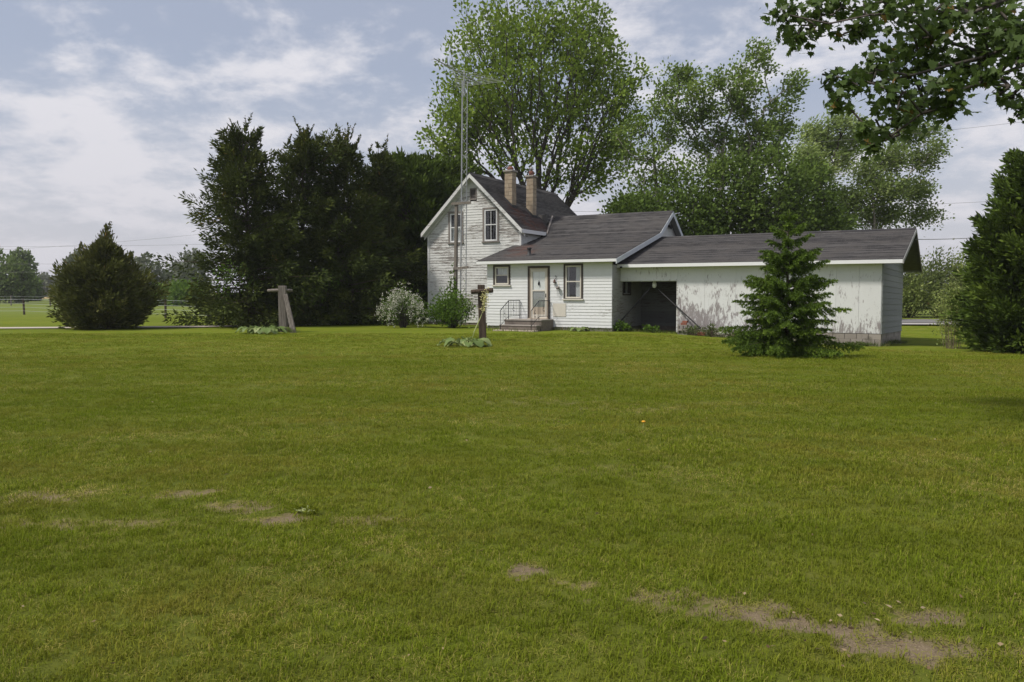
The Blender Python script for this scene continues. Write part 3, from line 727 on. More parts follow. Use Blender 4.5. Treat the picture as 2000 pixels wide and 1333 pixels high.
MB().box(-6.02, .0, .02, .25, -.15, .14).build('foundation', M['concrete'], house)
# recess between wing and garage
clapboards(right(0), 'wall', 0.15, 2.75, lambda z: (.005, 3.40), [(1.16, 2.03, 1.53, 2.07)], 0.13, M['clap_half_shade'], M['weathered'])
rw = MB()
FR = right(0)
for r in ((1.12, 1.18, 1.48, 2.09), (2.01, 2.07, 1.48, 2.09), (1.18, 2.01, 2.04, 2.09), (1.18, 2.01, 1.48, 1.54)): fbox(rw, FR, r[0], r[1], -.08, .035, r[2], r[3])
rw = rw.build('window', M['brown_trim'], house)
fbox(MB(), FR, 1.18, 2.01, -.03, -.024, 1.54, 2.04).build('pane', M['glass'], rw)
fbox(MB(), FR, 1.66, 1.86, -.07, -.06, 1.54, 2.04).build('curtain', M['curtain'], rw)
clapboards(front(3.42), 'wall', 0.15, 2.75, lambda z: (.005, 2.62), [], 0.13, M['clap_shaded'], M['weathered'])
MB().box(-.25, -.01, .26, 3.4, -.2, .14).build('foundation', M['old_concrete'], house)
MB().box(.0, 2.62, 3.45, 3.6, -.2, .14).build('foundation', M['old_concrete'], house)
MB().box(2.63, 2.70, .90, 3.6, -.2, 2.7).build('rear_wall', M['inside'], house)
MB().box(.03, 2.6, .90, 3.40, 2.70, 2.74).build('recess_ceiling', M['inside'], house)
# hidden wing walls, floor
hid = MB(); hid.box(-6.0, -5.9, .1, 2.9, 0, 2.85); hid.box(-5.8, -.11, 9.9, 10.0, 0, 3.2); hid.box(-.13, -.11, 3.5, 9.9, 0, 3.3)
hid.build('rear_wall', M['inside'], house)
MB().box(-5.88, -.14, .12, 9.88, .3, .4).build('wing_floor', M['inside'], house)
MB().box(-5.88, -.14, 2.4, 2.5, .41, 2.8).build('partition', M['inside'], house)
# wing roof : shallow lower pitch, steeper upper pitch, rear slope
cutm = lambda c: c[0] < -5.9 and c[1] > 2.98
def rust_wing(c):
    s = 0.0
    for pu, pd, ru, rd in ((-5.4, 2.2, .7, 1.0), (-4.9, 1.2, .8, .9)):
        s = max(s, 0.75 * float(smooth(1.3 - math.hypot((c[0] - pu) / ru, (c[1] - pd) / rd))))
    return s
K, AZ = (4.95, 4.36), (6.79, 5.50)
lowr = roof_part('roof', (-6.33, -.36, 2.985), (.31, -.36, 2.985), (.31, *K), (-6.33, *K), .07, rust_wing, cutm)
# trim the deck of the lower pitch where the two-storey block stands
for o in [lowr]:
    me = o.data
    for vtx in me.vertices:
        if vtx.co.x < -6 and vtx.co.y > 4: vtx.co.x = -6.33
upr = roof_part('roof', (-6.0, *K), (.31, *K), (.31, *AZ), (-6.0, *AZ), .07)
rer = roof_part('roof', (.31, 10.5, 2.98), (-6.0, 10.5, 2.98), (-6.0, *AZ), (.31, *AZ), .07)
MB().hexa([(-6.0, 6.62, 5.405), (.33, 6.62, 5.405), (.33, 6.79, 5.515), (-6.0, 6.79, 5.515), (-6.0, 6.62, 5.43), (.33, 6.62, 5.43), (.33, 6.79, 5.54), (-6.0, 6.79, 5.54)]).build('ridge_cap', M['shingle'], upr)
MB().box(-6.33, .31, -.395, -.362, 2.86, 2.975).build('fascia', M['trim'], lowr)
MB().box(-6.32, .29, -.36, .02, 2.865, 2.895).build('soffit', M['trim'], lowr)
def rake(name, p, q, u, drop, par, mat, v=None):
    v = u if v is None else v
    MB().hexa([(u, *p), (u + .035, *p), (v + .035, *q), (v, *q), (u, p[0], p[1] - drop), (u + .035, p[0], p[1] - drop), (v + .035, q[0], q[1] - drop), (v, q[0], q[1] - drop)]).build(name, mat, par)
M['blue_trim'] = mat_paint('grey_white_trim', 0.02, (0.56, 0.60, 0.64), dirt=0.1)
rake('bargeboard', (-.395, 2.97), (4.95, 4.345), .312, .20, lowr, M['blue_trim'])
rake('bargeboard', (4.95, 4.345), (6.79, 5.485), .312, .22, upr, M['blue_trim'])
rake('bargeboard', (6.79, 5.485), (10.5, 2.965), .312, .22, rer, M['blue_trim'])
for p, q, par in (((-.3, 2.90), (4.95, 4.26), lowr), ((4.95, 4.26), (6.79, 5.40), upr), ((6.79, 5.40), (10.4, 2.95), rer)):
    MB().hexa([(.03, *p), (.31, *p), (.31, *q), (.03, *q), (.03, p[0], p[1] - .02), (.31, p[0], p[1] - .02), (.31, q[0], q[1] - .02), (.03, q[0], q[1] - .02)]).build('soffit', M['soffit'], par)
def wing_span(z):
    lo = .3 + (z - 2.98) / .2571 if z < 4.28 else 4.95 + (z - 4.25) / .62
    hi = 6.79 + (5.38 - z) / .68
    return (lo, max(hi, lo))
clapboards(right(-.01), 'wall', 3.0, 5.36, wing_span, [], 0.13, M['clap_side'], M['weathered'])
lf = MB(); lf.box(.0, .03, 7.0, 7.16, 4.78, 4.94)
lamp = lf.build('flood_lamp', M['iron'], house)
for s in (-1, 1):
    MB().lathe([(.025, 0), (.05, .05), (.075, .14), (.07, .15)], 10, (.11, 7.08 + .09 * s, 4.68)).build('lamp_head', M['iron'], lamp, True)
    MB().tube([(.02, 7.08, 4.86), (.11, 7.08 + .09 * s, 4.84)], .018, 6).build('lamp_arm', M['iron'], lamp)
# valley strip and vent pipe
MB().hexa([(-5.67, 5.15, 4.55), (-5.60, 5.15, 4.50), (-6.10, 6.78, 5.52), (-6.18, 6.78, 5.55), (-5.67, 5.15, 4.60), (-5.60, 5.15, 4.56), (-6.10, 6.78, 5.58), (-6.18, 6.78, 5.60)]).build('valley_flashing', M['weathered'], lowr)
vp = MB().lathe([(.16, -.03), (.15, .02), (.085, .05), (.075, .22), (.075, .30), (.11, .31), (.11, .35), (.04, .37)], 10, (-4.2, .62, 3.225))
vp.build('vent_pipe', M['dark_metal'], house, True)

# ---- garage, front at d = .85
GD, GU1, GB = .85, 10.03, 9.6
FG = front(GD)
hdr = fbox(MB(), FG, .02, 1.26, -.05, .0, 2.085, 2.72).build('wall_panel', M['panel'], house)
fbox(MB(), FG, 1.264, 2.5, -.05, .001, 2.085, 2.72).build('wall_panel', M['panel'], house)
edges = [2.504, 3.60, 4.82, 6.04, 7.26, 8.48, 9.26, GU1]
for k in range(len(edges) - 1):
    fbox(MB(), FG, edges[k] + .003, edges[k + 1] - .003, -.05, .001 * (k % 2), .125, 2.72).build('wall_panel', M['panel'], house)
MB().box(2.45, 2.503, GD - .004, GD + .12, -.02, 2.09).build('jamb', M['trim_worn'], house)
MB().box(.02, 2.44, GD + .051, GD + .14, 2.06, 2.084).build('lintel', M['trim_worn'], house)
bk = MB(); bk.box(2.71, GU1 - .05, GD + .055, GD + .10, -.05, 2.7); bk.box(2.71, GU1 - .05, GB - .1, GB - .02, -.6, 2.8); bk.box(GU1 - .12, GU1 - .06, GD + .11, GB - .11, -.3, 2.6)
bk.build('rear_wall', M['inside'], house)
# end wall: wide grey boards that sag towards the back
nb = 12
zf = lambda i: .12 + .218 * i
zk = lambda i: -.12 + .238 * i
GUB = GU1 + .12
uu = lambda d: GU1 + .12 * (d - GD) / (GB - GD)
for i in range(nb):
    q = .002 * (i % 3)
    mb = MB().hexa([(GU1 + .022 + q, GD - .002, zf(i) - .01), (GUB + .022 + q, GB, zk(i) - .01), (GUB - .03, GB, zk(i) - .01), (GU1 - .03, GD - .002, zf(i) - .01),
                    (GU1 + .006, GD - .002, zf(i + 1)), (GUB + .006, GB, zk(i + 1)), (GUB - .03, GB, zk(i + 1)), (GU1 - .03, GD - .002, zf(i + 1))])
    mb.build('siding_board', M['grey_board'], house)
for i in range(7):
    z0, z1 = 2.74 + i * .225, 2.74 + (i + 1) * .225
    lo = lambda z: max(GD, .5 + (z + .12 - 2.78) / .2807); hi = lambda z: min(GB, 10.6 - (z + .12 - 2.66) / .293)
    if lo(z1) >= hi(z1): continue
    MB().hexa([(uu(lo(z0)) + .022, lo(z0), z0 - .01), (uu(hi(z0)) + .022, hi(z0), z0 - .01), (uu(hi(z0)) - .03, hi(z0), z0 - .01), (uu(lo(z0)) - .03, lo(z0), z0 - .01), (uu(lo(z1)) + .006, lo(z1), z1), (uu(hi(z1)) + .006, hi(z1), z1), (uu(hi(z1)) - .03, hi(z1), z1), (uu(lo(z1)) - .03, lo(z1), z1)]).build('siding_board', M['grey_board'], house)
# block foundation of the garage, laid block by block
fnd = MB().box(2.6, GU1 - .22, GD + .10, GD + .25, -.75, .10).build('foundation', M['old_concrete'], house)
for row in range(3):
    zt = .115 - row * .205; zb = zt - .2
    u = GU1 - .01 - (.2 if row % 2 else 0)
    if row % 2: MB().box(GU1 - .2, GU1 - .01, GD + .012, GD + .20, zb, zt).build('block', M['block'], fnd)
    while u > 2.9:
        MB().box(u - .395, u - (.005), GD + .012 + rnd.uniform(-.004, .004), GD + .09, zb, zt).build('block', M['block'], fnd)
        u -= .405
ef = MB().hexa([(GU1 - .20, GD + .21, -1.1), (GU1 - .05, GD + .21, -1.1), (GUB - .05, GB, -1.1), (GUB - .20, GB, -1.1), (GU1 - .20, GD + .21, .10), (GU1 - .05, GD + .21, .10), (GUB - .05, GB, -.15), (GUB - .20, GB, -.15)]).build('foundation', M['old_concrete'], house)
sag = lambda d: -.24 * (d - GD) / (GB - GD)
for row in range(4):
    d = GD + .014 + (.2 if row % 2 else 0)
    while d < GB - .2:
        e = min(d + .395, GB)
        zt = .112 - row * .205; zb = zt - .2
        MB().hexa([(uu(q) - o_, q, z_ + sag(q)) for z_ in (zb, zt) for q, o_ in ((d, .048), (d, .012), (e, .012), (e, .048))]).build('block', M['block'], ef)
        d += .405
# garage roof
GE, GR, GK = (.48, 2.775), (5.45, 4.17), (10.6, 2.66)
gf = roof_part('roof', (.02, *GE), (10.68, *GE), (10.82, *GR), (.02, *GR), .06)
gb = roof_part('roof', (10.85, *GK), (.02, *GK), (.02, *GR), (10.82, *GR), .06)
MB().hexa([(.02, 5.25, 4.118), (10.83, 5.25, 4.118), (10.83, 5.45, 4.18), (.02, 5.45, 4.18), (.02, 5.25, 4.145), (10.83, 5.25, 4.145), (10.83, 5.45, 4.205), (.02, 5.45, 4.205)]).build('ridge_cap', M['shingle'], gf)
MB().box(.02, 10.68, .445, .478, 2.635, 2.765).build('fascia', M['trim'], gf)
MB().box(.03, 10.66, .48, GD - .002, 2.64, 2.665).build('soffit', M['trim'], gf)
MB().box(.02, 10.85, 10.60, 10.64, 2.52, 2.65).build('fascia', M['trim_worn'], gb)
rake('bargeboard', (.445, 2.765), (5.45, 4.16), 10.682, .15, gf, M['soffit'], 10.822)
rake('bargeboard', (5.45, 4.16), (10.64, 2.65), 10.822, .15, gb, M['weathered'], 10.852)
MB().box(.16, .26, .40, .44, 2.60, 2.68).build('gutter_bracket', M['iron'], house)

# ------------------------------------------------------------------ porch steps with railings
steps = empty('porch_steps', hw(-3.56, 0, 0), -ANG, 'worn concrete entrance steps with black iron railings below the door', 'steps')
def sp(u, d, z): return (u + 3.56, d, z)
def sbox(name, u0, u1, d0, d1, z0, z1, mat, par=steps, bevel=.012): return MB().box(u0 + 3.56, u1 + 3.56, d0, d1, z0, z1).build(name, mat, par, bevel=bevel)
sbox('landing', -4.46, -2.68, -1.12, -.03, -.1, .41, M['old_concrete'])
sbox('landing_slab', -4.48, -2.66, -1.15, -.035, .412, .47, M['concrete'])
sbox('step', -4.48, -2.72, -1.50, -1.155, -.1, .20, M['old_concrete'])
sbox('tread', -4.50, -2.70, -1.53, -1.157, .202, .25, M['concrete'])
sbox('base_slab', -4.56, -2.62, -1.95, -1.54, -.08, .045, M['tan'])
for u in (-4.30, -2.84):
    ra = MB().tube([sp(u, -1.74, .05), sp(u, -1.74, .86), sp(u, -1.05, 1.26), sp(u, -.06, 1.26)], .017, 6).build('railing', M['iron'], steps)
    for d, z0, z1 in ((-1.05, .47, 1.26), (-.06, .47, 1.26)): MB().tube([sp(u, d, z0), sp(u, d, z1)], .016, 6).build('post', M['iron'], ra)
    MB().tube([sp(u, -1.74, .22), sp(u, -1.05, .60)], .011, 5).build('bottom_rail', M['iron'], ra)
    MB().tube([sp(u, -1.05, .60), sp(u, -.06, .60)], .011, 5).build('bottom_rail', M['iron'], ra)
    for k in range(1, 5):
        d = -1.74 + .69 * k / 5; MB().tube([sp(u, d, .22 + .38 * k / 5), sp(u, d, .86 + .40 * k / 5)], .007, 4).build('baluster', M['iron'], ra)
    for k in range(1, 7):
        d = -1.05 + .99 * k / 7; MB().tube([sp(u, d, .60), sp(u, d, 1.26)], .007, 4).build('baluster', M['iron'], ra)
    for dc, zc_ in ((-1.40, .72), (-.62, .95)):
        pts = [sp(u, dc + .08 * math.sin(t * 1.0) * (1 - .05 * t), zc_ - .16 + .021 * t + .05 * math.cos(t)) for t in np.linspace(0, 14, 30)]
        MB().tube(pts, .008, 4).build('scroll', M['iron'], ra)

# ------------------------------------------------------------------ things on and against the house
def ornament():
    p = hw(-2.60, -.035, 2.15)
    o = empty('wall_ornament', p, -ANG, 'small dark iron bell ornament on the white wall beside the door', 'ornament')
    MB().tube([(0, 0, .17), (.05, -.01, .15), (.06, -.01, .08), (0, -.01, .02)], .012, 5).build('hook', M['iron'], o)
    MB().lathe([(.07, -.14), (.055, -.08), (.04, -.02), (.015, .02)], 10, (0, -.05, 0)).build('bell', mat_plain('rusty_bell', (.10, .055, .04), .6, .4, 20), o, True)
    MB().tube([(0, -.05, -.12), (0, -.05, -.3)], .008, 5).build('clapper', M['iron'], o)
    p = hw(-2.42, -.035, 1.80)
    o = empty('wind_chime', p, -ANG, 'little round wind chime with hanging tubes on the white wall', 'wind chime')
    MB().tube([(0, -.02, 0), (0, -.02, .28)], .005, 4).build('cord', M['seed'], o)
    MB().lathe([(.02, -.07), (.07, -.05), (.085, 0), (.07, .05), (.02, .07)], 12, (0, -.09, 0)).build('disc', M['weathered'], o, True)
    for k in (-1, 0, 1): MB().tube([(k * .04, -.08, -.06), (k * .04, -.08, -.38 + .05 * abs(k))], .007, 5).build('tube', M['steel'], o)
ornament()
hl = empty('hanging_lantern', hw(1.35, 1.3, 2.70), -ANG, 'white bulb shaped lantern hanging in the dark recess', 'lantern')
MB().tube([(0, 0, 0), (0, 0, -.62)], .008, 5).build('cord', M['weathered'], hl)
MB().lathe([(.03, 0), (.05, -.05), (.09, -.14), (.10, -.22), (.07, -.30), (.02, -.33)], 12, (0, 0, -.58)).build('globe', M['white'], hl, True)
def pole_thing(a, b, r, mat, label):
    a, b = np.array(a), np.array(b); o = empty('support_pole', a, 0, label, 'pole')
    MB().tube([(0, 0, 0), tuple(b - a)], r, 8).build('shaft', mat, o)
    dvec = (b - a) / np.linalg.norm(b - a)
    MB().tube([tuple(dvec * -.03), tuple(dvec * .05)], r * 1.5, 8).build('end_cap', mat, o)
pole_thing(hw(.20, .60, .47), hw(1.25, 1.15, 1.82), .028, M['iron'], 'black pole slanting up into the recess beside the kitchen wing')
pole_thing(hw(3.55, .40, .22), hw(1.55, 1.15, 1.75), .028, M['iron'], 'black pole leaning across the garage wall by the opening')
def brick_box(name, c, s, mat, label, cat, rz=0.0, group=None, holes=False):
    o = empty(name, c, rz - ANG, label, cat, group)
    x, y, z = s
    if holes:
        fr = MB(); t = .035
        fr.box(-x / 2, x / 2, -y / 2, y / 2, 0, t); fr.box(-x / 2, x / 2, -y / 2, y / 2, z - t, z)
        for q in (-x / 2, -t / 2, x / 2 - t): fr.box(q, q + t, -y / 2 + .001, y / 2 - .001, t, z - t)
        fr.build('block_shell', mat, o)
    else:
        b = MB().box(-x / 2, x / 2, -y / 2, y / 2, 0, z).build('brick_body', mat, o, bevel=.006)
        MB().box(-x / 2 + .03, x / 2 - .03, -y / 2 + .03, y / 2 - .03, z - .002, z + .003).build('frog', M['clay'], o)
    return o
gz3 = hground(2.9, .55)
brick_box('concrete_block', hw(2.85, .52, gz3), (.40, .22, .20), M['concrete'], 'hollow concrete block lowest in the little pile by the opening', 'block', 0, None, True)
brick_box('concrete_block', hw(2.82, .54, gz3 + .20), (.36, .20, .19), M['concrete'], 'concrete block on top of the hollow block beside garage opening', 'block', .1, None, True)
brick_box('brick', hw(2.86, .54, gz3 + .39), (.24, .12, .085), M['brick'], 'lower red brick on the concrete block pile', 'brick', .2)
brick_box('brick', hw(2.92, .56, gz3 + .475), (.22, .11, .08), M['brick'], 'top red brick crowning the concrete block pile', 'brick', -.3)
brick_box('brick', hw(3.62, .38, gz3), (.30, .16, .12), M['brick'], 'red brick lying among weeds at the foot of the garage wall', 'brick', .4)
pl = empty('plank', hw(4.25, .45, gz3), -ANG, 'long white plank lying along the foot of the garage wall', 'plank')
MB().hexa([(0, 0, .10), (2.0, -.1, .02), (2.0, .05, .02), (0, .15, .10), (0, 0, .14), (2.0, -.1, .06), (2.0, .05, .06), (0, .15, .14)]).build('board', M['white'], pl)
MB().box(.3, .42, -.02, .12, -.05, .085).build('support_block', M['concrete'], pl)

# ------------------------------------------------------------------ television tower and wooden post
pt = empty('wooden_post', hw(-8.66, 1.4, 0), -ANG, 'tall weathered wooden post with two cross planks before the gable', 'post')
MB().hexa([(-.075, -.07, -.3), (.075, -.07, -.3), (.075, .07, -.3), (-.075, .07, -.3), (.045, -.06, 5.85), (.175, -.06, 5.85), (.175, .06, 5.85), (.045, .06, 5.85)]).build('shaft', M['post_wood'], pt)
MB().box(-.12, .97, -.11, -.065, 5.76, 5.88).build('cross_plank', M['post_wood'], pt)
MB().hexa([(-.02, -.12, 2.68), (.82, -.12, 2.74), (.82, -.075, 2.74), (-.02, -.075, 2.68), (-.02, -.12, 2.79), (.82, -.12, 2.86), (.82, -.075, 2.86), (-.02, -.075, 2.79)]).build('cross_plank', M['post_wood'], pt)
tw = empty('antenna_tower', hw(-8.40, 1.62, 0), -ANG, 'slim galvanised lattice tower rising above the gable with a television antenna', 'antenna tower')
HT, LEAN = 11.55, .16
leg = lambda k, z: Vector((.175 * math.cos(2.09 * k + .5) * (1 - .12 * z / HT) + LEAN * z / HT, .175 * math.sin(2.09 * k + .5) * (1 - .12 * z / HT), z))
for k in range(3): MB().tube([leg(k, 0) - Vector((0, 0, .1)), leg(k, HT)], .020, 6).build('leg', M['steel'], tw)
lac = MB(); z = .3; i = 0
while z < HT - .3:
    for k in range(3):
        a, b = (k, (k + 1) % 3) if i % 2 else ((k + 1) % 3, k)
        lac.tube([leg(a, z), leg(b, z + .36)], .0075, 4, False)
    z += .36; i += 1
tag(lac.build('lacing', M['steel'], tw), kind='stuff')
MB().tube([leg(0, HT - .7) * .34 + leg(1, HT - .7) * .33 + leg(2, HT - .7) * .33, leg(0, HT) * .34 + leg(1, HT) * .33 + leg(2, HT) * .33 + Vector((0, 0, .55))], .025, 6).build('mast', M['steel'], tw)
top = leg(0, HT) * .34 + leg(1, HT) * .33 + leg(2, HT) * .33
inv = lambda w: np.array([np.dot(w - hw(-8.40, 1.62, 0), UV), np.dot(w - hw(-8.40, 1.62, 0), DV), w[2]])
A3, B3 = inv(at(849, 118, 34.9)), inv(at(945, 170, 39.3))
A3[2] = B3[2] = 11.85
sh = np.array([top.x, top.y, 11.85]) - (A3 + (B3 - A3) * .60); A3 += sh; B3 += sh
ant = MB().tube([tuple(A3), tuple(B3)], .024, 6).build('antenna_boom', M['steel'], tw)
MB().tube([tuple(A3 + (B3 - A3) * .27), tuple(A3 + (B3 - A3) * .02 + np.array([.55, .15, .06]))], .018, 5).build('antenna_arm', M['steel'], tw)
bd = (B3 - A3) / np.linalg.norm(B3 - A3); pd = np.array([-bd[1], bd[0], 0]); pd = -pd if pd[0] < 0 else pd
for k in range(19):
    t = .03 + .95 * k / 18; L = (.22 if t < .40 else .22 + (t - .40) * 2.0)
    c = A3 + (B3 - A3) * t
    MB().tube([tuple(c - pd * L), tuple(c + pd * L)], .0075, 4).build('antenna_element', M['steel'], ant)

# ------------------------------------------------------------------ clothesline posts
pw = onground(551, 647); pw = np.array([-9.35, 32.6, 0.0])
cl = empty('clothesline_post', pw, 0, 'grey square clothesline post with thin crossbar in front of the dark cedars', 'post')
MB().hexa([(-.16, -.12, -.3), (.14, -.12, -.3), (.14, .12, -.3), (-.16, .12, -.3), (-.18, -.11, 1.88), (.13, -.11, 1.88), (.13, .11, 1.88), (-.18, .11, 1.88)]).build('upright', M['post_wood'], cl, bevel=.02)
MB().tube([(-.62, -.03, 1.68), (-.1, -.02, 1.70), (.38, 0, 1.69)], [.06, .07, .055], 9).build('crossbar', M['post_wood'], cl, True)
lp = empty('leaning_timber', (-8.86, 32.1, 0), 0, 'pale grey split timber leaning against the clothesline post by the cedars', 'timber')
MB().hexa([(-.07, -.05, -.05), (.16, -.05, -.05), (.16, .08, -.05), (-.07, .08, -.05), (-.43, .30, 1.50), (-.27, .30, 1.56), (-.27, .38, 1.56), (-.43, .38, 1.50)]).build('timber_body', M['post_wood'], lp, bevel=.02)
pw = np.array([-.97, 26.2, 0])
cr = empty('clothesline_post', pw, 0, 'dark brown clothesline post with round log crossbar in front of the steps', 'post')
MB().hexa([(-.10, -.10, -.3), (.14, -.10, -.3), (.14, .12, -.3), (-.10, .12, -.3), (-.16, -.09, 1.86), (.075, -.09, 1.86), (.075, .11, 1.86), (-.16, .11, 1.86)]).build('upright', M['post_dark'], cr, bevel=.02)
MB().tube([(-.37, -.16, 1.62), (-.3, -.16, 1.63), (0, -.15, 1.645), (.30, -.16, 1.67), (.36, -.16, 1.67)], [.07, .075, .08, .085, .075], 10).build('crossbar', M['post_dark'], cr, True)
MB().tube([(.25, -.26, 1.60), (.27, -.27, 1.54), (.32, -.26, 1.54), (.33, -.22, 1.62)], .008, 4).build('wire_loop', M['steel'], cr)

# ------------------------------------------------------------------ trees: growth helpers
def unit(a): return a / np.maximum(np.linalg.norm(a, axis=-1, keepdims=True), 1e-9)
def tubes(A, B, ra, rb, n):
    """independent tapered tubes A->B, vectorised"""
    d = unit(B - A); ref = np.where(np.abs(d[:, 2:3]) < .9, np.array([[0, 0, 1.]]), np.array([[1., 0, 0]]))
    p = unit(np.cross(d, ref)); q = np.cross(d, p)
    t = np.arange(n) * 2 * np.pi / n
    ring = p[:, None, :] * np.cos(t)[None, :, None] + q[:, None, :] * np.sin(t)[None, :, None]
    ext = (B - A) * .03
    V = np.concatenate([A[:, None] - ext[:, None] + ring * ra[:, None, None], B[:, None] + ext[:, None] + ring * rb[:, None, None]], 1).reshape(-1, 3)
    b = np.arange(len(A))[:, None] * 2 * n; k = np.arange(n)
    Fq = np.stack([b + k, b + (k + 1) % n, b + n + (k + 1) % n, b + n + k], -1).reshape(-1, 4)
    return V, Fq
def grow(root_pts, root_par, pts, w=.45, rng=None, tip=.008, pipe=1.9, bend=.06):
    """join attraction points to the trunk by short, outward-running limbs; returns nodes, parents, radii"""
    N = [np.array(p, float) for p in root_pts]; par = list(root_par); plen = [0.0]
    for i in range(1, len(N)): plen.append(plen[par[i]] + np.linalg.norm(N[i] - N[par[i]]))
    order = np.argsort(np.linalg.norm(pts - N[len(root_pts) // 2], axis=1))
    cap = len(root_pts) + len(pts) * 4
    arr = np.zeros((cap, 3)); arr[:len(N)] = N; pl = np.zeros(cap); pl[:len(N)] = plen; cnt = len(N)
    par = np.concatenate([np.array(par), np.zeros(cap - len(par), int)]).astype(int)
    ok = np.ones(cap, bool); ok[0] = False
    for i in order:
        p = pts[i]; dv = p - arr[:cnt]; dist = np.linalg.norm(dv, axis=1)
        cost = dist + w * pl[:cnt] + np.where(dv[:, 2] < -.15 * dist, .5 * dist, 0) + np.where(ok[:cnt], 0, 1e6)
        j = int(np.argmin(cost)); L = dist[j]; m = 3 if L > 1.6 else (2 if L > .7 else 1); prev = j
        for k in range(1, m + 1):
            t = k / m; q = arr[j] + (p - arr[j]) * t
            if k < m: q = q + np.array([rng.uniform(-1, 1), rng.uniform(-1, 1), rng.uniform(-.6, 1.0)]) * L * bend * math.sin(math.pi * t)
            arr[cnt] = q; par[cnt] = prev; pl[cnt] = pl[prev] + np.linalg.norm(q - arr[prev]); prev = cnt; cnt += 1
    arr, par = arr[:cnt], par[:cnt]
    area = np.zeros(cnt); kids = np.bincount(par[1:], minlength=cnt)
    area[kids == 0] = tip ** pipe
    for i in range(cnt - 1, 0, -1): area[par[i]] += area[i]
    rad_ = np.maximum(area, tip ** pipe) ** (1 / pipe)
    return arr, par, rad_, kids
def wood_mesh(name, arr, par, r, mat, parent, minr=.0, trunk_r=None):
    i = np.arange(1, len(arr)); A, B = arr[par[i]], arr[i]
    ra, rb = np.minimum(r[par[i]], r[i] * 1.35), r[i]
    if trunk_r is not None: ra, rb = ra * trunk_r / r[0], rb * trunk_r / r[0]
    parts = []
    for lo, hi, n in ((.0, .03, 3), (.03, .10, 5), (.10, 9, 9)):
        m = (rb >= lo) & (rb < hi) & (rb >= minr)
        if m.any(): parts.append(tubes(A[m], B[m], ra[m], rb[m], n))
    V, Fq, o = [], [], 0
    for v, f in parts: V.append(v); Fq.append(f + o); o += len(v)
    return mesh_np(name, np.concatenate(V), np.concatenate(Fq), mat, parent, smooth_shade=True)
def leaf_cards(name, P, A, S, W, mat, parent, rng, tint=None, fold=.25, nrm=None):
    n = len(P); L = unit(A); R = rng.normal(size=(n, 3)) if nrm is None else nrm
    B = unit(np.cross(L, R)); Nn = np.cross(L, B)
    S, W = np.broadcast_to(S, n)[:, None], np.broadcast_to(W, n)[:, None]
    V = np.stack([P, P + L * S * .45 + B * W + Nn * W * fold, P + L * S, P + L * S * .45 - B * W + Nn * W * fold], 1).reshape(-1, 3)
    Fq = np.arange(n * 4).reshape(-1, 4)
    T = rng.rand(n) if tint is None else tint
    return mesh_np(name, V, Fq, mat, parent, attrs={'tint': np.repeat(T, 4)})
def ellipsoid(rng, n, c, r, shell=.35, lump=.25, seed=0):
    d = unit(rng.normal(size=(n, 3)))
    k = np.random.RandomState(seed); ax = unit(k.normal(size=(9, 3))); am = k.uniform(-1, 1, 9)
    b = (np.maximum(d @ ax.T, 0) ** 4) @ am
    rr_ = (shell + (1 - shell) * rng.rand(n)) ** .6 * (1 + lump * b)
    return np.array(c) + d * np.array(r) * rr_[:, None]
def broadleaf(name, label, base, trunk, blobs, npts, per, leaf, mat, bark, seed, trunk_r, w=.45, wind=(0, 0, 0), spread=.35, cat='tree', group=None, tip=.008, droop=.1, minr=.0, shell=.3, cluster=.0):
    """trunk: list of points above base; blobs: (center, radii, weight). all world metres, made local to base"""
    rng = np.random.RandomState(seed); base = np.array(base, float)
    root = empty(name, base, 0, label, cat, group)
    T = [np.array(p, float) - base for p in trunk]
    tot = sum(b[2] for b in blobs)
    pts = np.concatenate([ellipsoid(rng, max(4, int(npts * b[2] / tot)), np.array(b[0], float) - base, b[1], shell, .3, seed + i) for i, b in enumerate(blobs)])
    pts = pts[pts[:, 2] > .3]
    arr, par, r, kids = grow(T, [0] + list(range(len(T) - 1)), pts, w, rng, tip)
    wood_mesh('trunk', arr, par, r, bark, root, minr, trunk_r)
    rr2 = r * trunk_r / r[0]
    tips = np.where(kids == 0)[0]; thin = np.where((rr2 < .035) & (kids > 0))[0]
    src = np.concatenate([np.repeat(tips, per), np.repeat(thin, max(1, per // 3))])
    src = src[src > len(T)]
    fr = rng.rand(len(src)) ** .7
    p = arr[par[src]] + (arr[src] - arr[par[src]]) * fr[:, None]
    tw_ = unit(arr[src] - arr[par[src]])
    off = rng.normal(size=p.shape) * spread
    p = p + off; d = unit(tw_ * .6 + unit(off) * .9 + np.array([0, 0, -droop]) + np.array(wind) + rng.normal(size=p.shape) * .35)
    # clump brightness: whole twigs share a tone
    tone = np.clip(rng.rand(len(arr))[src] * .55 + rng.rand(len(src)) * .45, 0, 1)
    S = leaf[0] * rng.uniform(.65, 1.25, len(p)); W = leaf[1] * rng.uniform(.7, 1.2, len(p))
    leaf_cards('crown', p, d, S, W, mat, root, rng, tone)
    return root
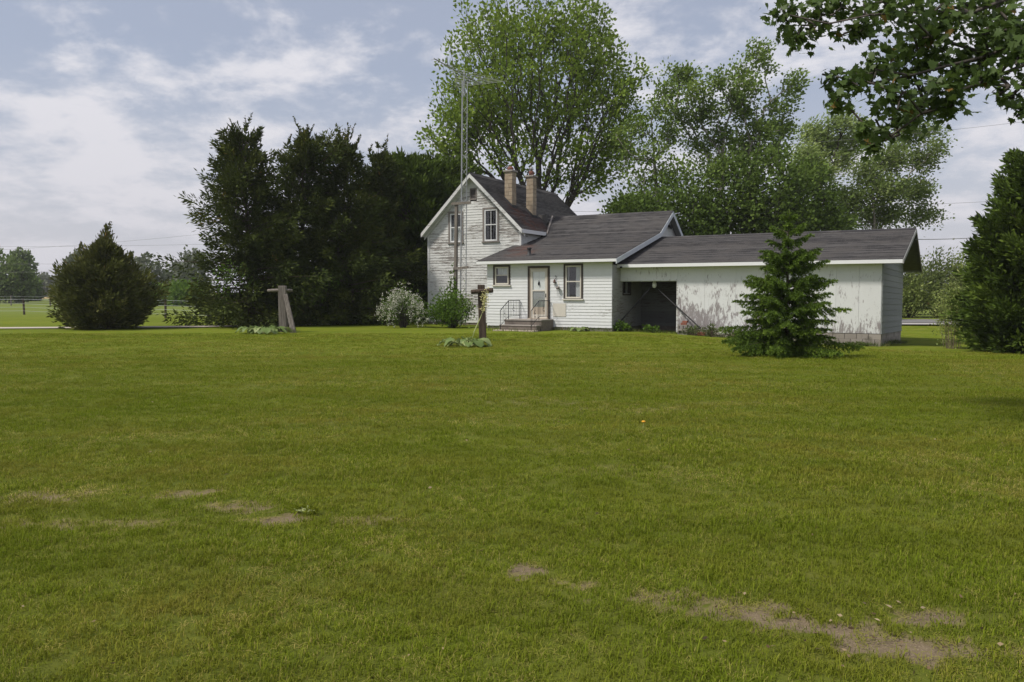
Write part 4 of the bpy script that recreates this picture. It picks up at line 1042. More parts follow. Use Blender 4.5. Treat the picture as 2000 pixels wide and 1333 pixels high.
def conifer(name, label, base, height, prof, nbr, per, mat, bark, seed, elev=(.25, .95), spray=(.26, .035), lean=(0, 0), thick=.26, cat='tree', group=None, trunk_r=.16, wisps=0, fill=.18, zmin=.02, rag=.72, upw=.25):
    """prof(h in 0..1, azimuth) -> reach in m. foliage plumes on ascending limbs"""
    rng = np.random.RandomState(seed); root = empty(name, base, 0, label, cat, group)
    ln = np.array([lean[0], lean[1], 0.])
    axis = lambda h: np.array([0, 0, 1.]) * height * h + ln * h ** 1.5
    TA = [axis(h) for h in np.linspace(0, .97, 12)]
    A, B, ra, rb = [TA[i] for i in range(11)], [TA[i + 1] for i in range(11)], [trunk_r * (1 - i / 11.5) + .008 for i in range(11)], [trunk_r * (1 - (i + 1) / 11.5) + .008 for i in range(11)]
    PP, DD, TT, SS = [], [], [], []
    for b in range(nbr):
        h = rng.rand() ** 1.15 * .96 + zmin; az = rng.rand() * 2 * np.pi
        R = max(prof(h, az), .08) * rng.uniform(rag, 1.15) * (1.4 if rag < .6 and rng.rand() < .07 else 1); el = elev[0] + (elev[1] - elev[0]) * h + rng.uniform(-.15, .15)
        d0 = np.array([math.cos(az), math.sin(az), math.tan(el)]); o = axis(h * .93)
        Lh = R; end = o + np.array([d0[0], d0[1], 0]) * Lh + np.array([0, 0, 1.]) * Lh * math.tan(el) * .8
        if end[2] > height * 1.02: end[2] = height * 1.02 - rng.rand() * .2
        A.append(o); B.append(o + (end - o) * .85); ra.append(.012 + .012 * R); rb.append(.005)
        k = int(per * (0.4 + .6 * R / 1.5)); t = rng.uniform(fill, 1.0, k) ** .8
        cen = o + (end - o) * t[:, None] + np.array([0, 0, 1.]) * (-.10 * R * np.sin(np.pi * t))[:, None]
        wd = thick * R * (1.15 - t) * 1.0 + .06
        off = rng.normal(size=(k, 3)) * (wd * .55)[:, None]
        PP.append(cen + off); dv = unit(np.repeat((end - o)[None], k, 0)) + unit(off) * .7 + np.array([0, 0, upw]) + rng.normal(size=(k, 3)) * .3
        DD.append(dv); tone = rng.rand(); TT.append(np.clip(tone * .5 + rng.rand(k) * .5, 0, 1)); SS.append(np.full(k, 1.0))
    for wv in range(wisps):                         # bare-looking leader shoots at the top
        h = rng.uniform(.72, .98); az = rng.rand() * 6.283; o = axis(h) + np.array([math.cos(az), math.sin(az), 0]) * prof(h, az) * rng.uniform(.2, .9)
        L = rng.uniform(.35, .95); end = o + np.array([rng.uniform(-.35, .45), rng.uniform(-.2, .2), L])
        A.append(o); B.append(end); ra.append(.012); rb.append(.004); k = 45; t = rng.rand(k)
        PP.append(o + (end - o) * t[:, None]); dd = rng.normal(size=(k, 3)) * .6; dd[:, 2] = .8; DD.append(dd); TT.append(rng.rand(k)); SS.append(.35 + .6 * (1 - t))
    V, Fq = tubes(np.array(A), np.array(B), np.array(ra), np.array(rb), 5)
    mesh_np('trunk', V, Fq, bark, root, smooth_shade=True)
    P_, D_, T_, S_ = np.concatenate(PP), np.concatenate(DD), np.concatenate(TT), np.concatenate(SS)
    g = P_[:, 2] > .02; P_, D_, T_, S_ = P_[g], D_[g], T_[g], S_[g]; n = len(P_)
    leaf_cards('crown', P_, D_, spray[0] * rng.uniform(.6, 1.3, n) * S_, spray[1] * rng.uniform(.7, 1.3, n) * (.5 + .5 * S_), mat, root, rng, T_)
    return root
def ell(cx, cy, Y, rx, ry, rd, w):                  # crown mass seen at photo point (cx,cy), at distance Y, radii in m
    return (at(cx, cy, Y), (rx, rd, ry), w)

# ------------------------------------------------------------------ the big maple behind the house
Ym = 55.0
mb0 = at(1050, 560, Ym); mb0[2] = 0
broadleaf('maple_tree', 'tall round crowned maple towering behind the two-storey gable', mb0,
          [mb0, mb0 + (0, 0, 2.5), mb0 + (-.1, 0, 4.2)],
          [ell(1045, 130, Ym, 6.2, 4.9, 5.5, 5), ell(930, 210, Ym, 3.5, 4.0, 4.0, 2.0), ell(1175, 190, Ym, 3.3, 4.2, 4.0, 2.1), ell(1050, 265, Ym, 6.3, 3.2, 4.5, 2.6), ell(1010, 70, Ym, 3.6, 2.6, 3, 1.2),
           ell(1140, 70, Ym, 3.0, 2.4, 3, 1.0), ell(885, 270, Ym, 2.2, 2.0, 2.5, .7), ell(1190, 300, Ym, 2.6, 1.8, 2.5, .7), ell(1130, 355, Ym, 2.8, 1.3, 2.5, .55), ell(860, 300, Ym, 1.8, 1.2, 2, .3)],
          1150, 29, (.27, .10), M['l_maple'], M['bark'], 21, .50, .8, (.15, 0, .1), .27, shell=.15)

# ------------------------------------------------------------------ cedars at the left
def prof_cedar(R, seed, top=.35):
    k = np.random.RandomState(seed); ph = k.rand(4) * 6.28; am = k.uniform(.06, .2, 4)
    def f(h, az):
        b = (1 - h) ** .62 * (.72 + .28 * min(1, h / .18)) + top * .25 * (1 - abs(2 * h - 1.5) if h > .5 else 0)
        m = 1 + sum(am[i] * math.sin((i + 1) * az + ph[i] + 7 * h * (i + 1) * .5) for i in range(4))
        return R * max(b, .0) * m + .12 * (h < .97)
    return f
for px, Y, ty, R, seed, nbr, wsp, lab, lean in (
        (488, 38.0, 240, 3.05, 31, 300, 20, 'ragged dark cedar at the left end of the evergreen row', (-.2, 0)),
        (590, 39.5, 246, 2.9, 32, 250, 18, 'second dark cedar from the left, behind the grey clothesline post', (.2, 0)),
        (668, 40.5, 258, 2.9, 33, 250, 24, 'third dark cedar of the evergreen row, many thin top shoots', (.3, 0)),
        (735, 43.0, 282, 2.9, 34, 250, 10, 'fourth cedar of the evergreen row, blunt green top', (.2, 0))):
    b = at(px, 600, Y); b[2] = 0; H_ = at(px, ty, Y)[2]
    conifer('cedar_tree', lab, b, H_, prof_cedar(R, seed), nbr, 150, M['l_cedar'], M['bark_cedar'], seed, (-.15, .75), (.23, .036), lean, .24, 'tree', 'dark cedars beside the farmhouse', .17, wsp, .22, rag=.38, upw=-.05)
for px, Y, ty, R, seed, lab in ((800, 45.5, 300, 2.6, 35, 'dense green arborvitae right of the cedars, behind the spirea'), (872, 49.0, 312, 2.9, 36, 'dense arborvitae just left of the two-storey gable')):
    b = at(px, 600, Y); b[2] = 0; H_ = at(px, ty, Y)[2]
    f = (lambda R: lambda h, az: R * (1 - max(0, h - .45) ** 2 * 2.6) * (1 + .1 * math.sin(3 * az + 9 * h)))(R)
    conifer('arborvitae_tree', lab, b, H_, f, 330, 120, M['l_arbor'], M['bark_cedar'], seed, (.1, .9), (.32, .05), (0, 0), .3, 'tree', None, .18, 0, .3)
# small plants at the cedars' feet, and green saplings growing through them
def shrub(name, label, base, rx, ry, h, n, leaf, mat, seed, stems=14, cat='shrub', group=None, flowers=0, fmat=None, arch=0.0, wind=(0, 0, 0), stem_mat=None, low=.0, part='foliage', foot=.12, thin=1.0):
    rng = np.random.RandomState(seed); root = empty(name, base, 0, label, cat, group)
    A, B, ra, rb = [], [], [], []; tips = []
    for s in range(stems):
        az = rng.rand() * 6.283; q = rng.rand() ** .5; e = np.array([rx * q * math.cos(az), ry * q * math.sin(az), h * (1 - .55 * q ** 2) * rng.uniform(.75, 1.05)])
        p0 = np.array([e[0] * foot, e[1] * foot, -.03]); prev = p0
        for k in range(1, 6):
            t = k / 5; c = p0 + (e - p0) * t; c[2] = e[2] * (t ** .7) + arch * h * math.sin(math.pi * t) * .3 * q
            if arch and t > .7: c[2] -= arch * h * (t - .7) * q * 1.2; c[:2] *= 1 + arch * .12 * t
            A.append(prev); B.append(c); ra.append((.016 * (1.1 - t) + .004) * thin); rb.append((.016 * (1.0 - t) + .004) * thin); prev = c
            tips.append((c, t))
    V, Fq = tubes(np.array(A), np.array(B), np.array(ra), np.array(rb), 4); mesh_np('stem', V, Fq, stem_mat or M['bark'], root)
    C_ = np.array([t[0] for t in tips]); wt = np.array([t[1] for t in tips]) ** 1.2; i = rng.choice(len(C_), n, p=wt / wt.sum())
    p = C_[i] + rng.normal(size=(n, 3)) * np.array([rx, ry, h]) * .13; p = p[p[:, 2] > .02 + low]; n = len(p)
    tone = np.clip(rng.rand(len(C_))[i[:n]] * .5 + rng.rand(n) * .5, 0, 1)
    d = unit(p * np.array([1, 1, .3])) * .7 + rng.normal(size=(n, 3)) * .6 + np.array([0, 0, .2]) + np.array(wind)
    leaf_cards(part, p, d, leaf[0] * rng.uniform(.6, 1.3, n), leaf[1] * rng.uniform(.7, 1.2, n), mat, root, rng, tone)
    if flowers:
        wt2 = wt ** 2.0; i = rng.choice(len(C_), flowers, p=wt2 / wt2.sum()); c = C_[i] + rng.normal(size=(flowers, 3)) * np.array([rx, ry, h]) * .10
        out = unit(c - np.array([0, 0, h * .3])); c = c + out * .10; c = c[c[:, 2] > .05]
        q = np.repeat(c, 7, 0) + rng.normal(size=(len(c) * 7, 3)) * .035
        leaf_cards('blossom', q, rng.normal(size=q.shape), .05, .022, fmat, root, rng)
    return root
g = lambda px, py, Y: np.array([at(px, py, Y)[0], Y, float(gz(at(px, py, Y)[0], Y))])
for k, (px, Y, h, r_s) in enumerate(((470, 37.4, 3.4, .8), (640, 39.5, 2.8, .8))):
    nm = ('light green sapling growing through the leftmost cedar', 'green sapling leaves showing low in the middle of the cedars', 'short leafy sapling in front of the cedars beside the grey post')[k]
    b = g(px, 600, Y)
    broadleaf('sapling', nm, b, [b, b + (0, 0, h * .4)], [(b + (0, -1.0, h * .70), (r_s, .5, h * .25), 1)], 40, 10, (.13, .05), M['l_bush'], M['bark'], 70 + k, .04, .5, spread=.16, tip=.004)
# ------------------------------------------------------------------ juniper on the left lawn
jb = onground(208, 643)
jp = lambda h, az: (2.55 * (1 - h) ** 1.05 * min(1, .52 + h * 2.6)) * (1 + .13 * math.sin(2 * az + 5 * h) + .1 * math.sin(5 * az))
conifer('juniper_shrub', 'broad pointed juniper standing alone on the left lawn', jb, 4.0, jp, 330, 150, M['l_juniper'], M['bark_cedar'], 41, (.35, 1.1), (.24, .03), (0, 0), .26, 'shrub', None, .12, 14, .2)
for k, (dx, hh) in enumerate(((-1.0, 3.75), (.12, 4.55), (1.15, 3.35), (-.4, 3.5), (.75, 3.5), (-1.6, 2.8))):
    rng = np.random.RandomState(90 + k); par_ = [o for o in COL.objects if o.name.startswith('juniper_shrub')][0]
    n = 420; t = rng.rand(n); p = np.stack([dx + rng.normal(size=n) * .30 * (1 - t) ** .8, rng.normal(size=n) * .30 * (1 - t), hh - 1.5 + 1.5 * t], -1)
    d = np.stack([np.sign(p[:, 0] - dx) * (1 - t) * .9, rng.normal(size=n) * .5 * (1 - t), .5 + t], -1)
    leaf_cards('top_shoot', p, d, .24 * (1.15 - t * .6), .022, M['l_juniper'], par_, rng)
    V, Fq = tubes(np.array([[dx, 0, hh - 1.6]]), np.array([[dx, 0, hh]]), np.array([.02]), np.array([.004]), 5); mesh_np('top_stem', V, Fq, M['bark_cedar'], par_)
# ------------------------------------------------------------------ evergreen at the right edge
rb_ = at(2008, 686, 25.5); rb_[2] = float(gz(rb_[0], 25.5))
rp = lambda h, az: 1.88 * (1 - max(0, h - .25) ** 1.6 * .95) * min(1, .75 + h * 1.5) * (1 + .12 * math.sin(3 * az + 8 * h) + .08 * math.sin(7 * az - 5 * h))
conifer('arborvitae_tree', 'big dense dark arborvitae filling the right edge of the lawn', rb_, 6.3, rp, 520, 170, M['l_arbor'], M['bark_cedar'], 43, (.05, .85), (.22, .036), (.4, 0), .26, 'tree', None, .2, 0, .35)
b = onground(1858, 681)
shrub('twiggy_shrub', 'thin many-stemmed twiggy shrub between the garage and right arborvitae', b, .62, .6, 2.15, 2300, (.08, .026), M['l_brush'], 44, 24, stem_mat=M['dry'], foot=.40, thin=.42)
# ------------------------------------------------------------------ spruce before the garage
def spruce(base, H_, R):
    root = empty('spruce_tree', base, 0, 'young green spruce standing in front of the garage wall', 'tree')
    rng = np.random.RandomState(47)
    A, B, ra, rb = [], [], [], []
    for k in range(10): A.append([0, 0, H_ * k / 10]); B.append([0, 0, H_ * (k + 1) / 10]); ra.append(.055 * (1 - k / 10.5) + .006); rb.append(.055 * (1 - (k + 1) / 10.5) + .006)
    P, D_, T, S = [], [], [], []
    z = .18
    while z < H_ * .985:
        h = z / H_; n = 7 if h < .74 else (4 if h < .84 else 2); a0 = rng.rand() * 6.28; z0_ = z
        gap = h > .14 and rng.rand() < .12
        for k in range(n):
            az = a0 + k * 6.283 / n + rng.uniform(-.25, .25); L = R * ((1 - h) ** .85) * rng.uniform(.55, 1.15) * (.85 if h < .07 else 1) + .08; z = z0_ + rng.uniform(-.07, .07)
            if h > .84: L = .13
            dv = np.array([math.cos(az), math.sin(az), 0]); sd = np.array([-dv[1], dv[0], 0])
            rise = .28 + .7 * h
            pt = lambda t: np.array([0, 0, z]) + dv * L * t + np.array([0, 0, 1]) * L * (rise * .55 * t - .30 * t * t * (1 - h) + .10 * max(0, t - .7))
            pr = pt(0)
            for q in (.25, .5, .75, 1.0): c = pt(q); A.append(pr); B.append(c); ra.append(.014 * (1.15 - q)); rb.append(.014 * (1.02 - q)); pr = c
            m = int(10 + L * 26); tone = rng.rand()
            for j in range(m):
                t = .12 + .88 * (j + rng.rand()) / m; s = 1 if j % 2 else -1
                o = pt(t); tl = (.10 + .34 * L * (1.05 - t)) * rng.uniform(.6, 1.1); tl = min(tl, .36)
                td = unit(dv * .75 + sd * s * rng.uniform(.5, 1.1) + np.array([0, 0, rng.uniform(-1.05, -.05)]))
                if j > m - 3: td = unit(dv + np.array([0, 0, -.2])); tl = .12
                e = o + td * tl; e[2] -= tl * tl * .8
                k2 = int(22 + tl * 80); u = rng.rand(k2); c = o + (e - o) * u[:, None]
                rnd_ = unit(rng.normal(size=(k2, 3)) - 0)
                P.append(c); D_.append(unit(td * .9 + rnd_ * .9 + np.array([0, 0, .1]))); T.append(np.clip(.25 * tone + .55 * u * (.4 + .6 * t) + .3 * rng.rand(k2), 0, 1)); S.append(np.full(k2, 1.0))
        z = z0_ + (.145 + .09 * h) * rng.uniform(.75, 1.25) + (.12 if gap else 0)
    n = 160; u = rng.rand(n); P.append(np.stack([np.zeros(n), np.zeros(n), H_ * .86 + u * H_ * .14], -1)); dd = rng.normal(size=(n, 3)) * .5; dd[:, 2] += .8; D_.append(dd); T.append(rng.rand(n)); S.append(np.full(n, 1.3))
    V, Fq = tubes(np.array(A, float), np.array(B, float), np.array(ra), np.array(rb), 6); mesh_np('trunk', V, Fq, M['bark_cedar'], root, smooth_shade=True)
    P, D_, T, S = map(np.concatenate, (P, D_, T, S)); g_ = P[:, 2] > .02
    P, D_, T, S = P[g_], D_[g_], T[g_], S[g_]
    leaf_cards('crown', P, D_, 0.060 * S * rng.uniform(.8, 1.25, len(P)), .0105, M['l_spruce'], root, rng, T, fold=.1)
sb_ = onground(1535, 696)
spruce(sb_, 3.70, 1.70)
db = onground(1487, 692)
ds = empty('dead_sapling', db, 0, 'dead pale stick with orange dry fronds at the spruce\'s left side', 'sapling')
MB().tube([(-.05, 0, -.05), (0, 0, .35), (.05, .02, .75), (.03, .03, 1.1)], [.04, .028, .018, .01], 6).build('stem', M['dry'], ds)
for a, bb, r in (((.02, 0, .45), (.25, -.05, .55), .012), ((.04, 0, .72), (-.12, -.08, .98), .010), ((0, 0, .25), (-.15, -.1, .02), .012), ((0, 0, .25), (.16, -.1, .0), .012), ((0, 0, .3), (.05, -.16, .0), .012)): MB().tube([a, bb], r, 5).build('twig', M['dry'], ds)
rng = np.random.RandomState(3)
for c in ((.24, -.1, .50), (-.08, -.12, .92), (.0, -.1, .86)):
    p = np.array(c) + rng.normal(size=(40, 3)) * .05
    leaf_cards('dry_frond', p, rng.normal(size=p.shape) + np.array([-.5, 0, .3]), .09, .012, M['orange'], ds, rng)

# ------------------------------------------------------------------ birches and poplars behind the garage
WIND = (.75, 0, .18)
def lean_trunk(px0, px1, yt, Y, n=5, z0=0):
    b = at(px0, 560, Y); b[2] = z0; t = at(px1, yt, Y); return b, [b + (t - b) * k / (n - 1) + np.array([0, 0, 0]) for k in range(n)]
def puffs(Y, lst, f=1.0):
    return [(at(a, b_, Y + 1.1 * math.sin(a * .37 + b_ * .21)), (c / FPX * Y * f, c / FPX * Y * .9 * f, d / FPX * Y * f), c * d / 900) for a, b_, c, d in lst]
b, tk = lean_trunk(1302, 1272, 235, 50, 6)
broadleaf('birch_tree', 'slender pale birch nearest the wing gable, leafy and open', b, tk, puffs(50, ((1250, 250, 28, 24), (1285, 213, 24, 24), (1228, 300, 25, 17), (1270, 300, 28, 22), (1240, 345, 28, 15), (1303, 262, 26, 28), (1225, 392, 25, 12), (1292, 345, 33, 22), (1265, 382, 30, 20), (1330, 340, 33, 28), (1213, 262, 15, 18), (1255, 415, 40, 14))),
          300, 26, (.20, .085), M['l_birch'], M['bark_birch'], 51, .15, .5, (.45, 0, -.1), .28, tip=.006, shell=.0)
b, tk = lean_trunk(1392, 1420, 170, 52, 6)
broadleaf('birch_tree', 'tall middle birch behind the garage with wind-bent top', b, tk, puffs(52, ((1330, 150, 38, 20), (1300, 180, 24, 18), (1352, 187, 33, 20), (1397, 163, 27, 17), (1345, 235, 33, 18), (1382, 215, 28, 23), (1318, 225, 22, 20), (1372, 282, 38, 22), (1412, 265, 32, 22), (1430, 190, 20, 24), (1405, 322, 33, 28))),
          330, 34, (.20, .085), M['l_birch'], M['bark_birch'], 52, .17, .5, WIND, .30, tip=.006, shell=.0)
b, tk = lean_trunk(1440, 1492, 215, 53, 6)
broadleaf('birch_tree', 'right-hand birch with leaning crown reaching over the garage roof', b, tk, puffs(53, ((1440, 140, 24, 16), (1476, 108, 22, 18), (1488, 93, 12, 10), (1460, 172, 28, 20), (1450, 215, 33, 22), (1496, 130, 13, 13), (1482, 250, 40, 24), (1522, 205, 26, 14), (1546, 165, 20, 16), (1561, 150, 11, 11), (1522, 255, 28, 26), (1500, 300, 42, 28), (1450, 290, 33, 28), (1545, 190, 17, 12))),
          340, 36, (.20, .085), M['l_birch'], M['bark_birch'], 53, .16, .5, WIND, .30, tip=.006, shell=.0)
for k, (px, Y, cy, rx, ry, lab) in enumerate(((1340, 47, 425, 2.0, 1.9, 'low dark tree right of the wing gable'), (1420, 48, 385, 2.3, 2.7, 'dark leafy tree behind the middle of the garage roof'), (1500, 47, 375, 2.2, 2.9, 'dark leafy tree left of the spruce tip'), (1575, 49, 395, 1.9, 2.5, 'dark shaded tree right of the spruce tip'), (1240, 46, 420, 1.6, 1.0, 'low bushy tree behind the wing roof'))):
    b = at(px, 560, Y); b[2] = 0
    broadleaf('understory_tree', lab, b, [b, b + (0, 0, 1.5), b + (.1, 0, 3.0)], [ell(px, cy, Y, rx, ry, 1.8, 1), ell(px + 20, cy + 50, Y, rx, 1.2, 1.6, .6)], 260, 38, (.21, .09), M['l_dark'], M['bark'], 60 + k, .14, .6, (.4, 0, 0), .32, group='dark trees behind the garage')
b, tk = lean_trunk(1586, 1600, 365, 60)
broadleaf('willow_tree', 'silvery wind-swept tree with dark forked trunk behind the garage', b, tk, puffs(60, ((1590, 262, 33, 20), (1640, 240, 33, 15), (1622, 290, 42, 22), (1572, 308, 30, 22), (1662, 275, 28, 17), (1682, 250, 18, 10), (1602, 335, 38, 20), (1650, 310, 25, 18), (1560, 350, 28, 20))),
          400, 46, (.26, .055), M['l_poplar'], M['bark'], 55, .24, .5, (1.3, 0, .35), .36, shell=.0)
b, tk = lean_trunk(1668, 1745, 320, 56)
broadleaf('poplar_tree', 'pale green poplar bent by the wind right of the garage ridge', b, tk, puffs(56, ((1770, 268, 33, 13), (1812, 256, 26, 10), (1832, 290, 20, 11), (1740, 310, 42, 22), (1797, 315, 33, 17), (1692, 335, 30, 20), (1722, 370, 48, 22), (1782, 372, 38, 20), (1660, 392, 45, 26), (1802, 420, 33, 16), (1722, 420, 50, 20), (1770, 235, 20, 9), (1640, 430, 40, 16))),
          540, 56, (.18, .075), mat_leaf('poplar_green_leaf', (0.075, 0.115, 0.026), (0.13, 0.185, 0.045), (0.24, 0.29, 0.10), .35), M['bark_birch'], 56, .15, .5, (1.0, 0, .3), .34, tip=.006, shell=.0)
# brush beyond the road
for k, (px, w_, hh, lab) in enumerate(((1775, 2.6, 3.4, 'pale wind-ruffled brush beyond the road, beside the garage eave'), (1835, 2.8, 4.2, 'tall pale brush beyond the road, middle of the thicket'), (1890, 2.8, 3.9, 'brush beyond the road against the right arborvitae'), (1720, 2.6, 3.0, 'brush beyond the road mostly behind the garage end'))):
    b = g(px, 600, 56.0 + (k % 2) * 1.2)
    shrub('roadside_shrub', lab, b, w_, 1.6, hh, 4200, (.24, .06), M['l_brush'], 80 + k, 40, group='brush beyond the road', wind=(.6, 0, .4))

# ------------------------------------------------------------------ flowering shrub, green bush, vine, rhubarb, hosta, weeds
b = onground(797, 637)
shrub('spirea_shrub', 'arching spirea shrub covered in cream white blossom by the house corner', (b[0], 36.6, 0), 1.15, .95, 1.75, 3000, (.08, .026), M['l_bush'], 101, 60, flowers=560, fmat=M['flower'], arch=.55)
shrub('green_bush', 'bright green leafy bush below the gable beside the white spirea', (-2.72, 36.4, 0), 1.15, .8, 1.5, 4200, (.11, .032), M['l_bush'], 102, 46)
shrub('climbing_vine', 'green vine climbing the lower part of the wooden post', hw(-8.72, 1.28, 0), .28, .18, 2.7, 420, (.13, .05), M['l_bush'], 103, 7, cat='vine')
def rosette(name, label, base, n, size, seed, mat, stalk=False, spread=.5):
    rng = np.random.RandomState(seed); root = empty(name, base, 0, label, 'plant')
    for k in range(n):
        az = rng.rand() * 6.283; L = size * rng.uniform(.55, 1.1); el = rng.uniform(.25, 1.15); q = rng.uniform(.2, 1) * spread
        dv = np.array([math.cos(az), math.sin(az), 0]); up = np.array([0, 0, 1.]); sd = np.array([-dv[1], dv[0], 0])
        o = dv * q * .25; c = o + dv * (q * .8) + up * (.06 + .42 * size * math.sin(el)); vs, fs = [], []
        rows = 6
        for i in range(rows):
            t = i / (rows - 1); wv = L * .42 * math.sin(math.pi * min(.97, .12 + .86 * t)) ** .75 if t < .98 else .01
            cc = c + dv * L * t * .9 + up * (.10 * L * math.sin(t * 3) - .45 * L * t * t)
            cc[2] = max(cc[2], .025)
            for s in (-1, -.5, 0, .5, 1):
                ruf = rng.uniform(-.12, .12) * L * abs(s); p = cc + sd * s * wv + up * (.16 * wv * abs(s) + ruf); p[2] = max(p[2], .012); vs.append(p)
        fs = [(i * 5 + j, i * 5 + j + 1, i * 5 + 6 + j, i * 5 + 5 + j) for i in range(rows - 1) for j in range(4)]
        tn = rng.rand()
        lf = mesh_np('leaf', np.array(vs), np.array(fs), mat, root, attrs={'tint': np.full(len(vs), tn)}, smooth_shade=True)
        MB().tube([tuple(o), tuple(o * .4 + c * .6 + up * .03), tuple(c)], .011, 5).build('leaf_stem', M['stalk'], lf)
    if stalk:
        pts = [(.05, 0, 0), (.18, .02, .45), (.36, .05, .85), (.46, .05, 1.15), (.52, .05, 1.62)]
        MB().tube(pts, [.022, .02, .016, .013, .006], 6).build('flower_stalk', M['stalk'], root)
        p = np.concatenate([np.array([.50, .05, 1.40]) + rng.normal(size=(240, 3)) * np.array([.06, .06, .13]), np.array([.45, .05, 1.10]) + rng.normal(size=(50, 3)) * .04])
        leaf_cards('seed_head', p, rng.normal(size=p.shape) + np.array([0, 0, .8]), .05, .012, M['seed'], root, rng)
rosette('rhubarb_plant', 'large-leaved rhubarb with tall seed stalk at the dark clothesline post', (-1.30, 23.6, 0), 30, .40, 111, M['l_rhubarb'], True, .62)
rosette('rhubarb_plant', 'large-leaved rhubarb at the foot of the grey clothesline post', (-9.75, 31.2, 0), 30, .48, 112, M['l_rhubarb'], False, .75)
h0 = hw(-1.25, -.45); rosette('hosta_plant', 'small variegated hosta against the wing foundation', (h0[0], h0[1], 0), 22, .26, 113, M['l_rhubarb'], False, .30)
h0 = hw(.28, .35); shrub('weed_clump', 'dark green weed clump at the corner of the recess', (h0[0], h0[1], hground(.28, .35)), .32, .25, .38, 260, (.11, .04), M['l_bush'], 121, 9, 'plant')
h0 = hw(1.55, .7); shrub('weed_clump', 'small weed clump in front of the dark recess', (h0[0], h0[1], hground(1.5, .8)), .36, .22, .30, 220, (.10, .035), M['l_bush'], 122, 8, 'plant')
for k, (u, d, r, h, lab) in enumerate(((3.35, .30, .45, .36, 'weeds growing around the block pile'), (4.05, .35, .45, .48, 'taller weeds left of the white plank'), (4.9, .15, .6, .30, 'dry weeds before the white plank'), (5.8, .25, .6, .30, 'weeds behind the left edge of the spruce'), (9.2, .45, .6, .12, 'low dry weeds along the block foundation near the garage corner'))):
    h0 = hw(u, d); shrub('weed_clump', lab, (h0[0], h0[1], hground(u, d)), r, .25, h, 420, (.09, .018), M['l_weed'], 130 + k, 14, 'plant', stem_mat=M['dry'])

